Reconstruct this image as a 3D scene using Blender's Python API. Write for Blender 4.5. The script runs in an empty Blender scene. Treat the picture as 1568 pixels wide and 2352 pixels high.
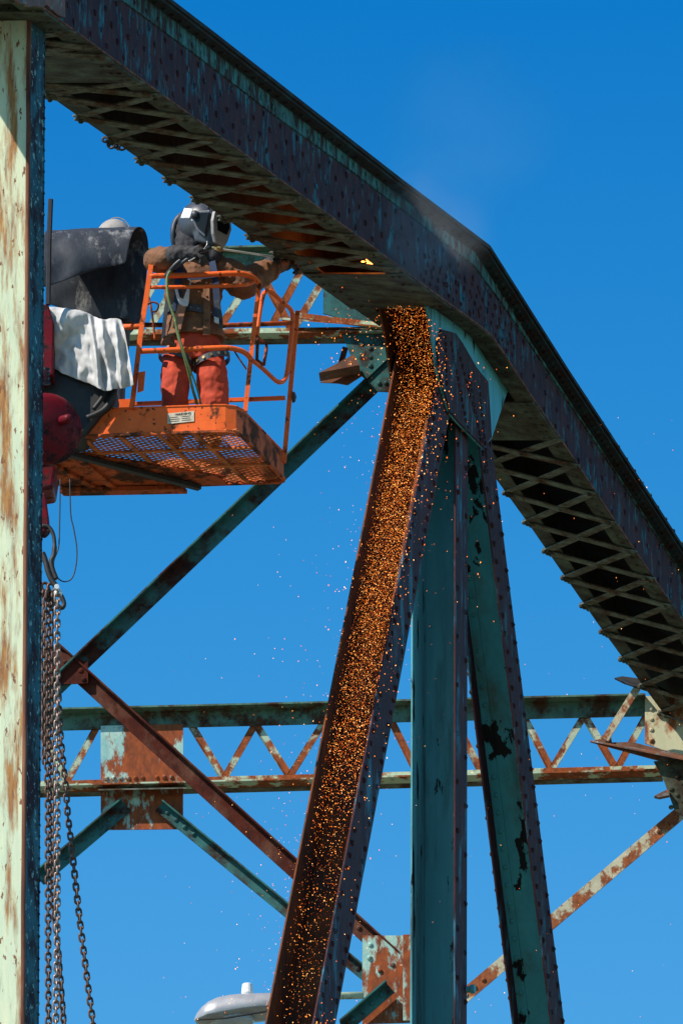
import bpy, math, random
from mathutils import Vector, Matrix, noise
random.seed(7)
R = math.radians
sc = bpy.context.scene
col = sc.collection
# ------------------------------------------------------------ camera
CAMP = Vector((0, 0, 1.7)); TH = R(22.0); DIST = 110.0
LENS = 550.0
cd = bpy.data.cameras.new('camera'); cam = bpy.data.objects.new('camera', cd); col.objects.link(cam)
cam.location = CAMP; cam.rotation_euler = (R(90) + TH, 0, 0)
cd.sensor_fit = 'VERTICAL'; cd.sensor_height = 36.0; cd.sensor_width = 24.0
cd.lens = LENS; cd.clip_start = 1.0; cd.clip_end = 20000
sc.camera = cam
# ------------------------------------------------------------ sky + sun
SUN = Vector((-0.575, -0.395, 0.715)).normalized()
w = bpy.data.worlds.new('World'); sc.world = w; w.use_nodes = True
nt = w.node_tree; nt.nodes.clear()
sky = nt.nodes.new('ShaderNodeTexSky'); sky.sky_type = 'NISHITA'; sky.sun_disc = False
sky.sun_elevation = math.asin(SUN.z); sky.sun_rotation = math.atan2(SUN.x, SUN.y)
sky.altitude = 300; sky.air_density = 0.9; sky.dust_density = 0.15; sky.ozone_density = 2.2
hs = nt.nodes.new('ShaderNodeHueSaturation'); hs.inputs['Saturation'].default_value = 1.28
hs.inputs['Hue'].default_value = 0.492
bg = nt.nodes.new('ShaderNodeBackground'); bg.inputs['Strength'].default_value = 0.094
wo = nt.nodes.new('ShaderNodeOutputWorld')
tcw = nt.nodes.new('ShaderNodeTexCoord'); sx_ = nt.nodes.new('ShaderNodeSeparateXYZ'); tint = nt.nodes.new('ShaderNodeValToRGB'); te = tint.color_ramp.elements      # sky colour by elevation, halved here and doubled below
te[0].position = .335; te[0].color = (.62, .88, .87, 1); te[1].position = .60; te[1].color = (.42, .56, .64, 1)
x_ = te.new(.372); x_.color = (.24, .69, .80, 1); x_ = te.new(.412); x_.color = (.0, .48, .72, 1)
hs.inputs['Value'].default_value = 2.0
mul = nt.nodes.new('ShaderNodeMix'); mul.data_type = 'RGBA'; mul.blend_type = 'MULTIPLY'; mul.inputs[0].default_value = 1
nt.links.new(tcw.outputs['Generated'], sx_.inputs[0]); nt.links.new(sx_.outputs[2], tint.inputs[0])
nt.links.new(sky.outputs[0], hs.inputs['Color']); nt.links.new(hs.outputs[0], mul.inputs[6]); nt.links.new(tint.outputs[0], mul.inputs[7]); nt.links.new(mul.outputs[2], bg.inputs[0]); nt.links.new(bg.outputs[0], wo.inputs[0])
sd = bpy.data.lights.new('sun', 'SUN'); sd.energy = 5.0; sd.angle = R(0.5); sd.color = (1, 0.93, 0.82)
so = bpy.data.objects.new('sun', sd); col.objects.link(so); so.location = (-60, -30, 120)
so.rotation_euler = (-SUN).to_track_quat('-Z', 'Y').to_euler()
sc.view_settings.view_transform = 'Standard'; sc.view_settings.look = 'None'
sc.view_settings.exposure = 0.35; sc.view_settings.gamma = 1.0
# ------------------------------------------------------------ picture to world
FPX = LENS / 36.0 * 2352
cF = Vector((0, math.cos(TH), math.sin(TH))); cU = Vector((0, -math.sin(TH), math.cos(TH))); cR = Vector((1, 0, 0))
def ray(u, v): return cF + cR * ((u - 784) / FPX) + cU * ((1176 - v) / FPX)
def hit(u, v, p, n):
    d = ray(u, v); return CAMP + d * ((p - CAMP).dot(n) / d.dot(n))
J = CAMP + ray(1000, 700) * DIST
def P(u, v, Y): return hit(u, v, Vector((0, J.y + Y, 0)), Vector((0, 1, 0)))
def HZ(u, v, z): return hit(u, v, Vector((0, 0, z)), Vector((0, 0, 1)))
PX = DIST / FPX          # metres per picture unit near the joint
A = R(15)
L = Vector((math.sin(A), math.cos(A), 0)); N = Vector((math.cos(A), -math.sin(A), 0)); Z = Vector((0, 0, 1))
T = Vector((1, -0.06, 0)).normalized(); SN = Vector((0.06, 1, 0)).normalized()
def onW(u, v, off=0.0): return hit(u, v, J - N * off, N)       # truss plane, off = inwards
def onF(u, v, off=0.0): return hit(u, v, J - T * 0.77 + N * off, N)
def lerp(a, b, t): return a + (b - a) * t
def pathv(pts, v):
    for (a, b) in zip(pts, pts[1:]):
        if a[1] <= v <= b[1]: return a[0] + (b[0] - a[0]) * (v - a[1]) / (b[1] - a[1])
    return pts[-1][0] if v > pts[-1][1] else pts[0][0]
# ------------------------------------------------------------ mesh builder
WL = {}
class MB:
    def __init__(s): s.v = []; s.f = []
    def add(s, vs, fs):
        o = len(s.v); s.v += [Vector(x) for x in vs]; s.f += [tuple(i + o for i in f) for f in fs]; return s
    def prism(s, poly, off):
        n = len(poly); off = Vector(off)
        vs = list(poly) + [p + off for p in poly]
        fs = [tuple(range(n)), tuple(range(2 * n - 1, n - 1, -1))]
        fs += [(i, i + n, (i + 1) % n + n, (i + 1) % n) for i in range(n)]
        return s.add(vs, fs)
    def bar(s, a, b, wv, tv):
        """flat bar from a to b, full width vector wv, thickness vector tv"""
        wv = Vector(wv); tv = Vector(tv)
        return s.prism([a - wv / 2, b - wv / 2, b + wv / 2, a + wv / 2], tv)
    def box(s, c, dx, dy, dz):
        c = Vector(c); dx = Vector(dx); dy = Vector(dy); dz = Vector(dz)
        b = c - dz / 2
        return s.prism([b - dx / 2 - dy / 2, b + dx / 2 - dy / 2, b + dx / 2 + dy / 2, b - dx / 2 + dy / 2], dz)
    def tube(s, pts, r, n=8, closed=False, caps=True, flat=1.0, ref=None):
        pts = [Vector(p) for p in pts]; m = len(pts)
        rr = r if isinstance(r, (list, tuple)) else [r] * m
        vs = []; prev = None
        for i, p in enumerate(pts):
            if closed: t = pts[(i + 1) % m] - pts[i - 1]
            else: t = pts[min(i + 1, m - 1)] - pts[max(i - 1, 0)]
            t.normalize()
            if prev is None:
                a = ref if ref is not None else (Vector((0, 0, 1)) if abs(t.z) < .9 else Vector((1, 0, 0)))
                x = t.cross(a).normalized()
            else:
                x = (prev - t * prev.dot(t)).normalized()
            prev = x; y = t.cross(x)
            for k in range(n):
                a = 2 * math.pi * (k + .5) / n
                vs.append(p + (x * math.cos(a) + y * math.sin(a) * flat) * rr[i])
        fs = []
        for i in range(m if closed else m - 1):
            for k in range(n):
                a = i * n + k; b = i * n + (k + 1) % n; c = ((i + 1) % m) * n + (k + 1) % n; d = ((i + 1) % m) * n + k
                fs.append((a, b, c, d))
        if caps and not closed:
            fs.append(tuple(range(n - 1, -1, -1))); fs.append(tuple(range((m - 1) * n, m * n)))
        return s.add(vs, fs)
    def rivet(s, p, n, r=0.018, h=None, seg=7):
        if random.random() < .03: return s
        r = r * random.uniform(.86, 1.1); h = h or r * .75
        h *= random.uniform(.7, 1.15)
        n = n.normalized(); a = Z if abs(n.z) < .9 else Vector((1, 0, 0)); x = n.cross(a).normalized(); y = n.cross(x)
        vs = []
        for (rr, hh) in ((1, -0.002), (.8, h * .62)):
            for k in range(seg):
                t = 2 * math.pi * k / seg; vs.append(p + (x * math.cos(t) + y * math.sin(t)) * r * rr + n * hh)
        vs.append(p + n * h)
        fs = [(k, (k + 1) % seg, (k + 1) % seg + seg, k + seg) for k in range(seg)]
        fs += [(k + seg, (k + 1) % seg + seg, 2 * seg) for k in range(seg)]
        return s.add(vs, fs)
    def ell(s, c, rx, ry, rz, nu=20, nv=12, rot=None):
        c = Vector(c); vs = []; fs = []
        for j in range(nv + 1):
            ph = math.pi * j / nv
            for i in range(nu):
                t = 2 * math.pi * i / nu
                q = Vector((rx * math.sin(ph) * math.cos(t), ry * math.sin(ph) * math.sin(t), rz * math.cos(ph)))
                if rot: q = rot @ q
                vs.append(c + q)
        for j in range(nv):
            for i in range(nu): fs.append((j * nu + i, (j + 1) * nu + i, (j + 1) * nu + (i + 1) % nu, j * nu + (i + 1) % nu))
        return s.add(vs, fs)
    def grid(s, rows):
        m = len(rows[0]); vs = [p for r in rows for p in r]
        fs = [(j * m + i, j * m + i + 1, (j + 1) * m + i + 1, (j + 1) * m + i) for j in range(len(rows) - 1) for i in range(m - 1)]
        return s.add(vs, fs)
    def build(s, name, m, parent=None, smooth=False, base=None, bevel=0):
        if parent is not None: o0 = WL[parent.name]
        elif base is not None: o0 = Vector(base)
        else:
            o0 = Vector((sum(p.x for p in s.v) / len(s.v), sum(p.y for p in s.v) / len(s.v), min(p.z for p in s.v)))
        me = bpy.data.meshes.new(name); me.from_pydata([p - o0 for p in s.v], [], s.f); me.update()
        import bmesh
        bm = bmesh.new(); bm.from_mesh(me); bmesh.ops.recalc_face_normals(bm, faces=bm.faces); bm.to_mesh(me); bm.free()
        if smooth: me.polygons.foreach_set('use_smooth', [True] * len(me.polygons))
        me.materials.append(m)
        o = bpy.data.objects.new(name, me); col.objects.link(o)
        if parent is not None: o.parent = parent
        else: o.location = o0
        WL[o.name] = o0
        if bevel:
            b = o.modifiers.new('bevel', 'BEVEL'); b.width = bevel; b.segments = 2; b.limit_method = 'ANGLE'
        return o
def empty(name, loc, label=None, cat=None, group=None):
    o = bpy.data.objects.new(name, None); col.objects.link(o); o.location = loc; o.empty_display_size = .2
    WL[o.name] = Vector(loc)
    tag(o, label, cat, group); return o
def tag(o, label=None, cat=None, group=None, kind=None):
    if label: o['label'] = label
    if cat: o['category'] = cat
    if group: o['group'] = group
    if kind: o['kind'] = kind
    return o
# ------------------------------------------------------------ materials
def newmat(name):
    m = bpy.data.materials.new(name); m.use_nodes = True
    n = m.node_tree; b = n.nodes['Principled BSDF']; return m, n, b
def paint(name, base, base2, r1, r2, amt=.5, scale=3.0, streak=1.0, rough=.55, bump=.5, soft=.03, fine=1.0, seed=0.0, chips=None, bdist=.004, ys=1.0):
    """weathered painted steel: paint base/base2, rust r1/r2 over a share amt of the surface, streak<1 draws it out vertically"""
    m, n, b = newmat(name); N_ = n.nodes.new; K = n.links.new
    tc = N_('ShaderNodeTexCoord'); mp = N_('ShaderNodeMapping'); mp.inputs['Scale'].default_value = (1, ys, streak)
    mp.inputs['Location'].default_value = (seed, seed * 1.7, seed * .6)
    K(tc.outputs['Object'], mp.inputs[0])
    a = N_('ShaderNodeTexNoise'); a.inputs['Scale'].default_value = scale; a.inputs['Detail'].default_value = 12; a.inputs['Roughness'].default_value = .68
    K(mp.outputs[0], a.inputs['Vector'])
    rp = N_('ShaderNodeValToRGB'); t = 1 - amt
    t = .5 + (t - .5) * .42
    rp.color_ramp.elements[0].position = max(0, t - soft); rp.color_ramp.elements[1].position = min(1, t + soft)
    K(a.outputs['Fac'], rp.inputs[0])
    c = N_('ShaderNodeTexNoise'); c.inputs['Scale'].default_value = scale * 5 * fine; c.inputs['Detail'].default_value = 8; c.inputs['Roughness'].default_value = .7
    K(mp.outputs[0], c.inputs['Vector'])
    rc = N_('ShaderNodeMix'); rc.data_type = 'RGBA'; rc.inputs[6].default_value = (*r1, 1); rc.inputs[7].default_value = (*r2, 1)
    q = N_('ShaderNodeMapRange'); q.inputs[1].default_value = .35; q.inputs[2].default_value = .65; K(c.outputs['Fac'], q.inputs[0]); K(q.outputs[0], rc.inputs[0])
    d = N_('ShaderNodeTexNoise'); d.inputs['Scale'].default_value = scale * 1.3; d.inputs['Detail'].default_value = 10; d.inputs['Roughness'].default_value = .75
    K(mp.outputs[0], d.inputs['Vector'])
    q2 = N_('ShaderNodeMapRange'); q2.inputs[1].default_value = .38; q2.inputs[2].default_value = .64; K(d.outputs['Fac'], q2.inputs[0])
    bc = N_('ShaderNodeMix'); bc.data_type = 'RGBA'; bc.inputs[6].default_value = (*base, 1); bc.inputs[7].default_value = (*base2, 1); K(q2.outputs[0], bc.inputs[0])
    mx = N_('ShaderNodeMix'); mx.data_type = 'RGBA'; K(rp.outputs[0], mx.inputs[0]); K(bc.outputs[2], mx.inputs[6]); K(rc.outputs[2], mx.inputs[7])
    out = mx.outputs[2]
    if chips:
        e = N_('ShaderNodeTexNoise'); e.inputs['Scale'].default_value = chips[1]; e.inputs['Detail'].default_value = 6; e.inputs['Roughness'].default_value = .6
        mp2 = N_('ShaderNodeMapping'); mp2.inputs['Scale'].default_value = (1, ys, chips[3] if len(chips) > 3 else .6); mp2.inputs['Location'].default_value = (3.1 + seed, 7.7, 1.3)
        K(tc.outputs['Object'], mp2.inputs[0]); K(mp2.outputs[0], e.inputs['Vector'])
        r2_ = N_('ShaderNodeValToRGB'); tt = chips[0]; r2_.color_ramp.elements[0].position = tt; r2_.color_ramp.elements[1].position = tt + .012
        K(e.outputs['Fac'], r2_.inputs[0])
        m2 = N_('ShaderNodeMix'); m2.data_type = 'RGBA'; K(r2_.outputs[0], m2.inputs[0]); K(out, m2.inputs[6]); m2.inputs[7].default_value = (*chips[2], 1); out = m2.outputs[2]
    K(out, b.inputs['Base Color'])
    rr = N_('ShaderNodeMapRange'); rr.inputs[3].default_value = rough; rr.inputs[4].default_value = .9; K(rp.outputs[0], rr.inputs[0]); K(rr.outputs[0], b.inputs['Roughness'])
    ad = N_('ShaderNodeMath'); ad.operation = 'MULTIPLY_ADD'; ad.inputs[1].default_value = -.5; K(rp.outputs[0], ad.inputs[0]); K(c.outputs['Fac'], ad.inputs[2])
    bp = N_('ShaderNodeBump'); bp.inputs['Strength'].default_value = bump; bp.inputs['Distance'].default_value = bdist; K(ad.outputs[0], bp.inputs['Height']); K(bp.outputs[0], b.inputs['Normal'])
    b.inputs['Specular IOR Level'].default_value = .12
    return m
def plain(name, c, c2=None, rough=.6, metal=0, scale=20, bump=.2, bdist=.003, streak=1.0, sheen=0, lo=.35, hi=.65, fold=0):
    m, n, b = newmat(name); N_ = n.nodes.new; K = n.links.new
    c2 = c2 or tuple(x * .75 for x in c)
    tc = N_('ShaderNodeTexCoord'); mp = N_('ShaderNodeMapping'); mp.inputs['Scale'].default_value = (1, 1, streak); K(tc.outputs['Object'], mp.inputs[0])
    a = N_('ShaderNodeTexNoise'); a.inputs['Scale'].default_value = scale; a.inputs['Detail'].default_value = 9; a.inputs['Roughness'].default_value = .65; K(mp.outputs[0], a.inputs['Vector'])
    q = N_('ShaderNodeMapRange'); q.inputs[1].default_value = lo; q.inputs[2].default_value = hi; K(a.outputs['Fac'], q.inputs[0])
    mx = N_('ShaderNodeMix'); mx.data_type = 'RGBA'; mx.inputs[6].default_value = (*c, 1); mx.inputs[7].default_value = (*c2, 1); K(q.outputs[0], mx.inputs[0]); K(mx.outputs[2], b.inputs['Base Color'])
    bp = N_('ShaderNodeBump'); bp.inputs['Strength'].default_value = bump; bp.inputs['Distance'].default_value = bdist; K(a.outputs['Fac'], bp.inputs['Height']); K(bp.outputs[0], b.inputs['Normal'])
    if fold:
        f = N_('ShaderNodeTexNoise'); f.noise_type = 'RIDGED_MULTIFRACTAL'; f.inputs['Scale'].default_value = fold; f.inputs['Detail'].default_value = 2.5; f.inputs['Distortion'].default_value = 1.6
        mp3 = N_('ShaderNodeMapping'); mp3.inputs['Scale'].default_value = (1, 1, .55); mp3.inputs['Rotation'].default_value = (.3, .5, .2); K(tc.outputs['Object'], mp3.inputs[0]); K(mp3.outputs[0], f.inputs['Vector'])
        b2 = N_('ShaderNodeBump'); b2.inputs['Strength'].default_value = .8; b2.inputs['Distance'].default_value = .022; K(f.outputs['Fac'], b2.inputs['Height']); K(bp.outputs[0], b2.inputs['Normal']); K(b2.outputs[0], b.inputs['Normal'])
    b.inputs['Roughness'].default_value = rough; b.inputs['Metallic'].default_value = metal
    if sheen: b.inputs['Sheen Weight'].default_value = sheen
    return m
def emit(name, c, s):
    m, n, b = newmat(name); b.inputs['Base Color'].default_value = (*c, 1); b.inputs['Emission Color'].default_value = (*c, 1); b.inputs['Emission Strength'].default_value = s; return m
RD = (.045, .017, .012); RO = (.34, .085, .022); RB = (.13, .04, .02); BK = (.012, .009, .009)
M = {}
M['chord'] = paint('chord_steel', (.070, .024, .024), (.018, .011, .024), (.05, .22, .27), (.015, .08, .12), .29, 20, .18, .8, .9, .05, ys=.42, fine=.6)
M['angle'] = paint('angle_steel', (.06, .22, .22), (.03, .09, .09), (.05, .03, .026), (.018, .014, .014), .52, 20, .22, .75, .7, .06, seed=4, ys=.4)
M['cover'] = paint('cover_steel', (.025, .05, .05), (.012, .02, .024), (.04, .016, .014), (.015, .009, .009), .5, 5, 1, .8, .6, .12, seed=9)
M['under'] = paint('underside_steel', (.10, .12, .080), (.042, .045, .03), (.05, .027, .016), (.018, .011, .009), .47, 5, 1, .8, .6, .12, seed=2)
M['lattice'] = paint('lattice_steel', (.16, .175, .135), (.08, .08, .06), (.11, .055, .03), (.03, .018, .012), .46, 7, 1, .8, .7, .08, seed=5)
M['inside'] = paint('inner_steel', (.055, .06, .05), (.022, .022, .02), (.03, .016, .012), (.008, .006, .006), .55, 2, 1, .85, .5, .15)
M['teal'] = paint('teal_paint', (.065, .30, .32), (.045, .22, .24), (.05, .11, .085), (.10, .085, .05), .22, 2.6, .3, .5, .35, .10, chips=(.57, 4.6, BK, .40), seed=1)
M['teal_post'] = paint('teal_post_paint', (.105, .37, .41), (.075, .28, .31), (.07, .10, .09), (.03, .022, .018), .28, 3, .12, .5, .4, .08, seed=11, chips=(.60, 7, (.016, .013, .012), .22))
M['teal_dark'] = paint('dark_teal_paint', (.04, .15, .14), (.025, .09, .09), (.06, .022, .014), (.02, .01, .01), .42, 3.5, 1, .6, .5, .07, seed=6)
M['flange'] = paint('flange_steel', (.070, .023, .023), (.024, .010, .014), (.06, .20, .24), (.03, .07, .10), .28, 18, .14, .75, .8, .05, seed=3, ys=.4)
M['flange_blue'] = paint('flange_worn_steel', (.075, .022, .022), (.022, .010, .014), (.08, .25, .33), (.025, .08, .13), .30, 14, .10, .7, .9, .05, seed=8, ys=.4)
M['trough'] = paint('diagonal_steel', (.20, .062, .022), (.08, .026, .014), (.05, .05, .04), (.02, .016, .018), .30, 4, .3, .8, .6, .12, seed=7)
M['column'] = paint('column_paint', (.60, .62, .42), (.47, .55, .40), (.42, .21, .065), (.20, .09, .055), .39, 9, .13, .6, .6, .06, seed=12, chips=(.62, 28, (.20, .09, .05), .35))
M['column_shaded_side'] = paint('column_shaded_side_paint', (.016, .080, .092), (.008, .04, .05), (.045, .02, .03), (.010, .010, .018), .45, 10, .3, .5, .9, .06, seed=13, chips=(.61, 42, (.20, .36, .36), .5), ys=.4)  # shaded copy of the post paint, dark side put into the colour
M['strut'] = paint('strut_paint', (.46, .52, .36), (.32, .42, .30), RO, RB, .52, 5, .7, .7, .6, .03, seed=14)
M['strut_teal_shaded'] = paint('strut_top_shaded_paint', (.10, .20, .15), (.06, .11, .08), (.09, .04, .02), (.03, .018, .012), .45, 5, .8, .7, .5, .06, seed=15)  # dark copy of the strut paint, shade on the top chord painted in
M['lace'] = paint('lacing_paint', (.44, .48, .34), (.30, .40, .30), RO, RB, .56, 4, .8, .7, .6, .03, seed=21)
M['plate'] = paint('rusty_plate', (.42, .56, .46), (.16, .36, .36), (.33, .08, .025), (.15, .045, .024), .60, 5.0, .45, .7, .6, .025, seed=17)
M['brace'] = paint('rusty_shaded_brace', (.15, .065, .04), (.08, .03, .022), (.09, .018, .010), (.035, .010, .008), .62, 4, .6, .8, .6, .08, seed=18)  # rust darkened so its colour stands in for shade on the long brace
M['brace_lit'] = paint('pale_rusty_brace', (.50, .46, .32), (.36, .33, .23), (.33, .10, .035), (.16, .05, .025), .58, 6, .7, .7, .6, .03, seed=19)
M['pale'] = paint('pale_plate', (.55, .52, .34), (.45, .45, .30), (.34, .10, .03), (.2, .06, .03), .36, 4, .5, .65, .5, .04, seed=20)
M['orange'] = paint('orange_paint', (.86, .145, .032), (.72, .115, .024), (.20, .05, .02), (.06, .028, .018), .27, 10, .8, .42, .4, .03, seed=30, chips=(.65, 28, (.05, .025, .02), 1))
M['orange_worn'] = paint('worn_orange_paint', (.60, .115, .03), (.38, .075, .025), (.12, .042, .022), (.04, .02, .014), .50, 6, .8, .65, .5, .05, seed=31)
M['orange_under'] = paint('orange_mesh_paint', (.75, .22, .07), (.5, .15, .05), (.22, .08, .04), (.09, .05, .03), .35, 5, 1, .65, .4, .08, seed=32)
M['red'] = paint('red_paint', (.16, .008, .014), (.10, .006, .012), (.04, .015, .018), (.012, .008, .010), .42, 7, 1, .4, .3, .05, seed=33)  # base lowered, shade on the drum cover is put into the colour
M['black_steel'] = plain('black_steel', (.008, .008, .010), (.022, .018, .016), .6, 0, 14)
M['rubber'] = paint('rubber', (.050, .055, .066), (.024, .027, .036), (.30, .29, .27), (.14, .14, .15), .24, 7, .5, .55, .6, .05, seed=44)
M['cloth'] = plain('canvas_cloth', (.56, .54, .53), (.36, .345, .34), .9, 0, 9, .4, .012, lo=.42, hi=.72, fold=3.5)
M['chain'] = plain('chain_steel', (.13, .060, .036), (.05, .028, .02), .5, .3, 40)
M['chain_bright'] = plain('chain_bright_steel', (.33, .24, .20), (.13, .08, .06), .4, .5, 40)
M['jacket'] = plain('brown_leather', (.22, .088, .032), (.12, .05, .022), .8, 0, 11, .5, .01, fold=5)
M['glove'] = plain('black_glove', (.022, .021, .026), (.040, .034, .034), .8, 0, 16, .5, .01, fold=8)
M['bib'] = plain('dark_hood_cloth', (.034, .032, .038), (.02, .02, .024), .9, 0, 14, .5, .01, fold=7)
M['trousers'] = plain('orange_red_trousers', (.56, .060, .018), (.36, .034, .014), .85, 0, 8, .4, .01, fold=4)
M['helmet'] = plain('dark_grey_helmet', (.055, .060, .075), (.042, .046, .058), .40, 0, 30, .05)
M['frame_grey'] = plain('grey_frame', (.34, .32, .30), (.26, .25, .24), .5, 0, 30, .05)
M['white'] = plain('white_patch', (.80, .80, .81), (.7, .7, .7), .6, 0, 30, .05)
M['lens'] = plain('dark_lens', (.003, .005, .008), (.003, .005, .008), .35, 0, 5, 0)
M['lens'].node_tree.nodes['Principled BSDF'].inputs['Specular IOR Level'].default_value = .15
M['web_blue'] = plain('blue_webbing', (.022, .045, .11), (.016, .03, .07), .8, 0, 60, .3)
M['belt'] = plain('black_belt', (.045, .05, .065), (.03, .034, .044), .5, 0, 30, .2)
M['tan'] = plain('tan_strap', (.36, .17, .10), (.26, .12, .07), .85, 0, 25, .3)
M['steel'] = plain('bright_steel', (.78, .78, .76), (.55, .55, .55), .35, .25, 30, .1)
M['brass'] = plain('brass', (.55, .38, .16), (.35, .25, .12), .35, .8, 30, .1)
M['hose'] = plain('green_hose', (.15, .21, .06), (.09, .13, .05), .6, 0, 30, .2)
M['skin'] = plain('skin', (.42, .24, .17), (.38, .2, .14), .6, 0, 10, .1)
M['hood'] = plain('beige_hood', (.36, .32, .29), (.26, .23, .21), .9, 0, 20, .3)
M['lamp'] = plain('lamp_aluminium', (.42, .42, .44), (.30, .30, .32), .45, .35, 8, .1)
M['lampglass'] = plain('lamp_glass', (.45, .45, .45), (.35, .35, .36), .25, 0, 10, .05)
M['label'] = plain('warning_label', (.62, .55, .44), (.42, .33, .22), .7, 0, 18, .1)
M['ink'] = plain('black_ink', (.03, .02, .02), (.03, .02, .02), .7, 0, 18, 0)
M['rim'] = paint('column_rust_and_sunlit_edge', (.28, .12, .07), (.17, .07, .045), (.10, .04, .03), (.05, .02, .02), .45, 9, .1, .8, .5, .1)
M['torn'] = paint('torn_steel', (.22, .09, .05), (.10, .05, .035), (.30, .30, .30), (.05, .05, .055), .3, 7, 1, .6, .7, .04, seed=50)
# ------------------------------------------------------------ ground
g = MB(); g.add([(-6000, -6000, 0), (6000, -6000, 0), (6000, 6000, 0), (-6000, 6000, 0)], [(0, 1, 2, 3)])
gm = plain('ground_soil', (.16, .15, .11), (.09, .11, .06), .95, 0, .05, .2, .05)
tag(g.build('ground', gm, base=(0, 0, 0)), kind='structure')
# ------------------------------------------------------------ bridge
bridge = empty('steel_bridge', (J.x, J.y, 0), 'riveted steel truss bridge with faded teal paint and rust', 'bridge')
NB = [(-500, -417), (-100, -126), (120, 34), (364, 212), (624, 400), (853, 566), (967, 652), (1095, 745), (1126, 770), (1151, 806), (1222, 916), (1273, 990), (1407, 1193), (1568, 1430), (1700, 1628)]
FB = [(-780, -417), (-360, -126), (-100, 66), (108, 212), (384, 406), (630, 576), (803, 700), (880, 752), (1141, 1095), (1341, 1387), (1568, 1698), (1700, 1880)]
NT = [(-539, -672), (-139, -360), (347, 4), (588, 192), (828, 380), (1040, 542), (1088, 576), (1124, 631), (1241, 819), (1368, 1011), (1529, 1259), (1700, 1520)]
SM = [(-539, -622), (-139, -310), (276, 0), (460, 136), (627, 265), (803, 392), (987, 533), (1085, 610), (1128, 668), (1187, 752), (1254, 852), (1400, 1072), (1568, 1327), (1700, 1527)]
def npt(v, off=0.0): return onW(pathv(NB, v), v, off)
def fpt(v): return onF(pathv(FB, v), v)
# near web plate with rivets
mb = MB()
poly = [onW(*p) for p in NB] + [onW(*p) for p in reversed(NT)]
mb.prism(poly, -N * .016)
def interp_u(path, u):
    for a, b in zip(path, path[1:]):
        if a[0] <= u <= b[0]: return a[1] + (b[1] - a[1]) * (u - a[0]) / (b[0] - a[0])
    return path[-1][1]
def webpt(t, k):
    """t along chord 0..1 on matched top and bottom lines, k 0 bottom .. 1 seam"""
    return None
import bisect
def along(path, step):
    """world points at even picture steps along a polyline"""
    out = []; carry = 0
    for a, b in zip(path, path[1:]):
        a = Vector((a[0], a[1])); b = Vector((b[0], b[1])); d = (b - a).length; q = carry
        while q < d:
            out.append(a.lerp(b, q / d)); q += step
        carry = q - d
    return out
def shiftpath(k):  # between NB (0) and SM (1), matched on the same perpendicular
    m = []
    bot = [(-100, -126), (120, 34), (364, 212), (624, 400), (853, 566), (967, 652), (1126, 770), (1222, 916), (1407, 1193), (1568, 1430), (1700, 1628)]
    top = [(-70, -258), (150, -94), (394, 87), (694, 312), (896, 462), (1003, 545), (1134, 676), (1270, 875), (1453, 1152), (1613, 1395), (1745, 1595)]
    return [(a[0] + (b[0] - a[0]) * k, a[1] + (b[1] - a[1]) * k) for a, b in zip(bot, top)]
for r_i, k in enumerate((.13, .32, .51, .70, .89)):
    pp = along(shiftpath(k), 47)
    for i, q in enumerate(pp):
        q2 = q + Vector((.8, .6)) * (23 if r_i % 2 else 0)
        if q2.x > 1180 and r_i in (1, 3): continue
        mb.rivet(onW(q2.x, q2.y) , N, .024, .016)
for i in range(0, 16):                      # dense rows on the splice at the kink
    for j in range(7):
        u = 985 + i * 14 - j * 4; v = 590 + i * 9 + j * 18
        if v < interp_u(NB, u) - 12 and v > interp_u(SM, u) + 8: mb.rivet(onW(u, v), N, .02, .014)
chord = mb.build('top_chord', M['chord'], bridge)
chord['label'] = 'dark purple rusted upper chord with rivet rows and lattice underside'
# upper angle
mb = MB(); pts_s = [onW(*p) for p in SM]; pts_t = [onW(p[0] - 3, p[1] + 3) for p in NT]
mb.prism(pts_s + list(reversed(pts_t)), N * .014)
for q in along([(p[0] + 4, p[1] - 12) for p in SM], 33): mb.rivet(onW(q.x, q.y) + N * .014, N, .021, .014)
for q in along([(p[0] + 14, p[1] - 32) for p in SM], 33): mb.rivet(onW(q.x + 14, q.y + 8) + N * .014, N, .021, .014)
mb.build('flange_angle', M['angle'], chord)
# far web
mb = MB(); fb = [onF(*p) for p in FB]; hh = [.60] * 6 + [.58, .55, .46, .44, .42, .42]
ft = [p + Z * h for p, h in zip(fb, hh)]
mb.prism(fb + list(reversed(ft)), N * .016); mb.build('far_web_plate', M['inside'], chord)
# cover plate
def resample(pts, n):
    ln = [0]
    for a, b in zip(pts, pts[1:]): ln.append(ln[-1] + (b - a).length)
    out = []
    for i in range(n):
        d = ln[-1] * i / (n - 1); j = max(0, min(len(pts) - 2, bisect.bisect_right(ln, d) - 1))
        out.append(pts[j].lerp(pts[j + 1], (d - ln[j]) / (ln[j + 1] - ln[j])))
    return out
mb = MB()
KT = NT.index((1088, 576)); KF = FB.index((880, 752))
near_t = [onW(*p) for p in NT]
a1 = resample(near_t[:KT + 1], 8) + resample(near_t[KT:], 8)[1:]
b1 = resample(ft[:KF + 1], 8) + resample(ft[KF:], 8)[1:]
for i in range(len(a1) - 1):
    p0 = a1[i] + N * .12; p1 = a1[i + 1] + N * .12; q1 = b1[i + 1] - N * .10; q0 = b1[i] - N * .10
    mb.prism([p0, p1, q1, q0], Z * .028)
mb.build('cover_plate', M['cover'], chord)
mb = MB()
for i in range(len(a1) - 1):
    mb.prism([a1[i] + N * .10, a1[i + 1] + N * .10, a1[i + 1] - N * .02, a1[i] - N * .02], Z * -.018)
for i in range(len(a1) - 1):
    k = 12
    for j in range(k):
        mb.rivet(a1[i].lerp(a1[i + 1], j / k) + N * .055 - Z * .018, -Z, .02, .014)
mb.build('top_angle', M['cover'], chord)
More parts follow.
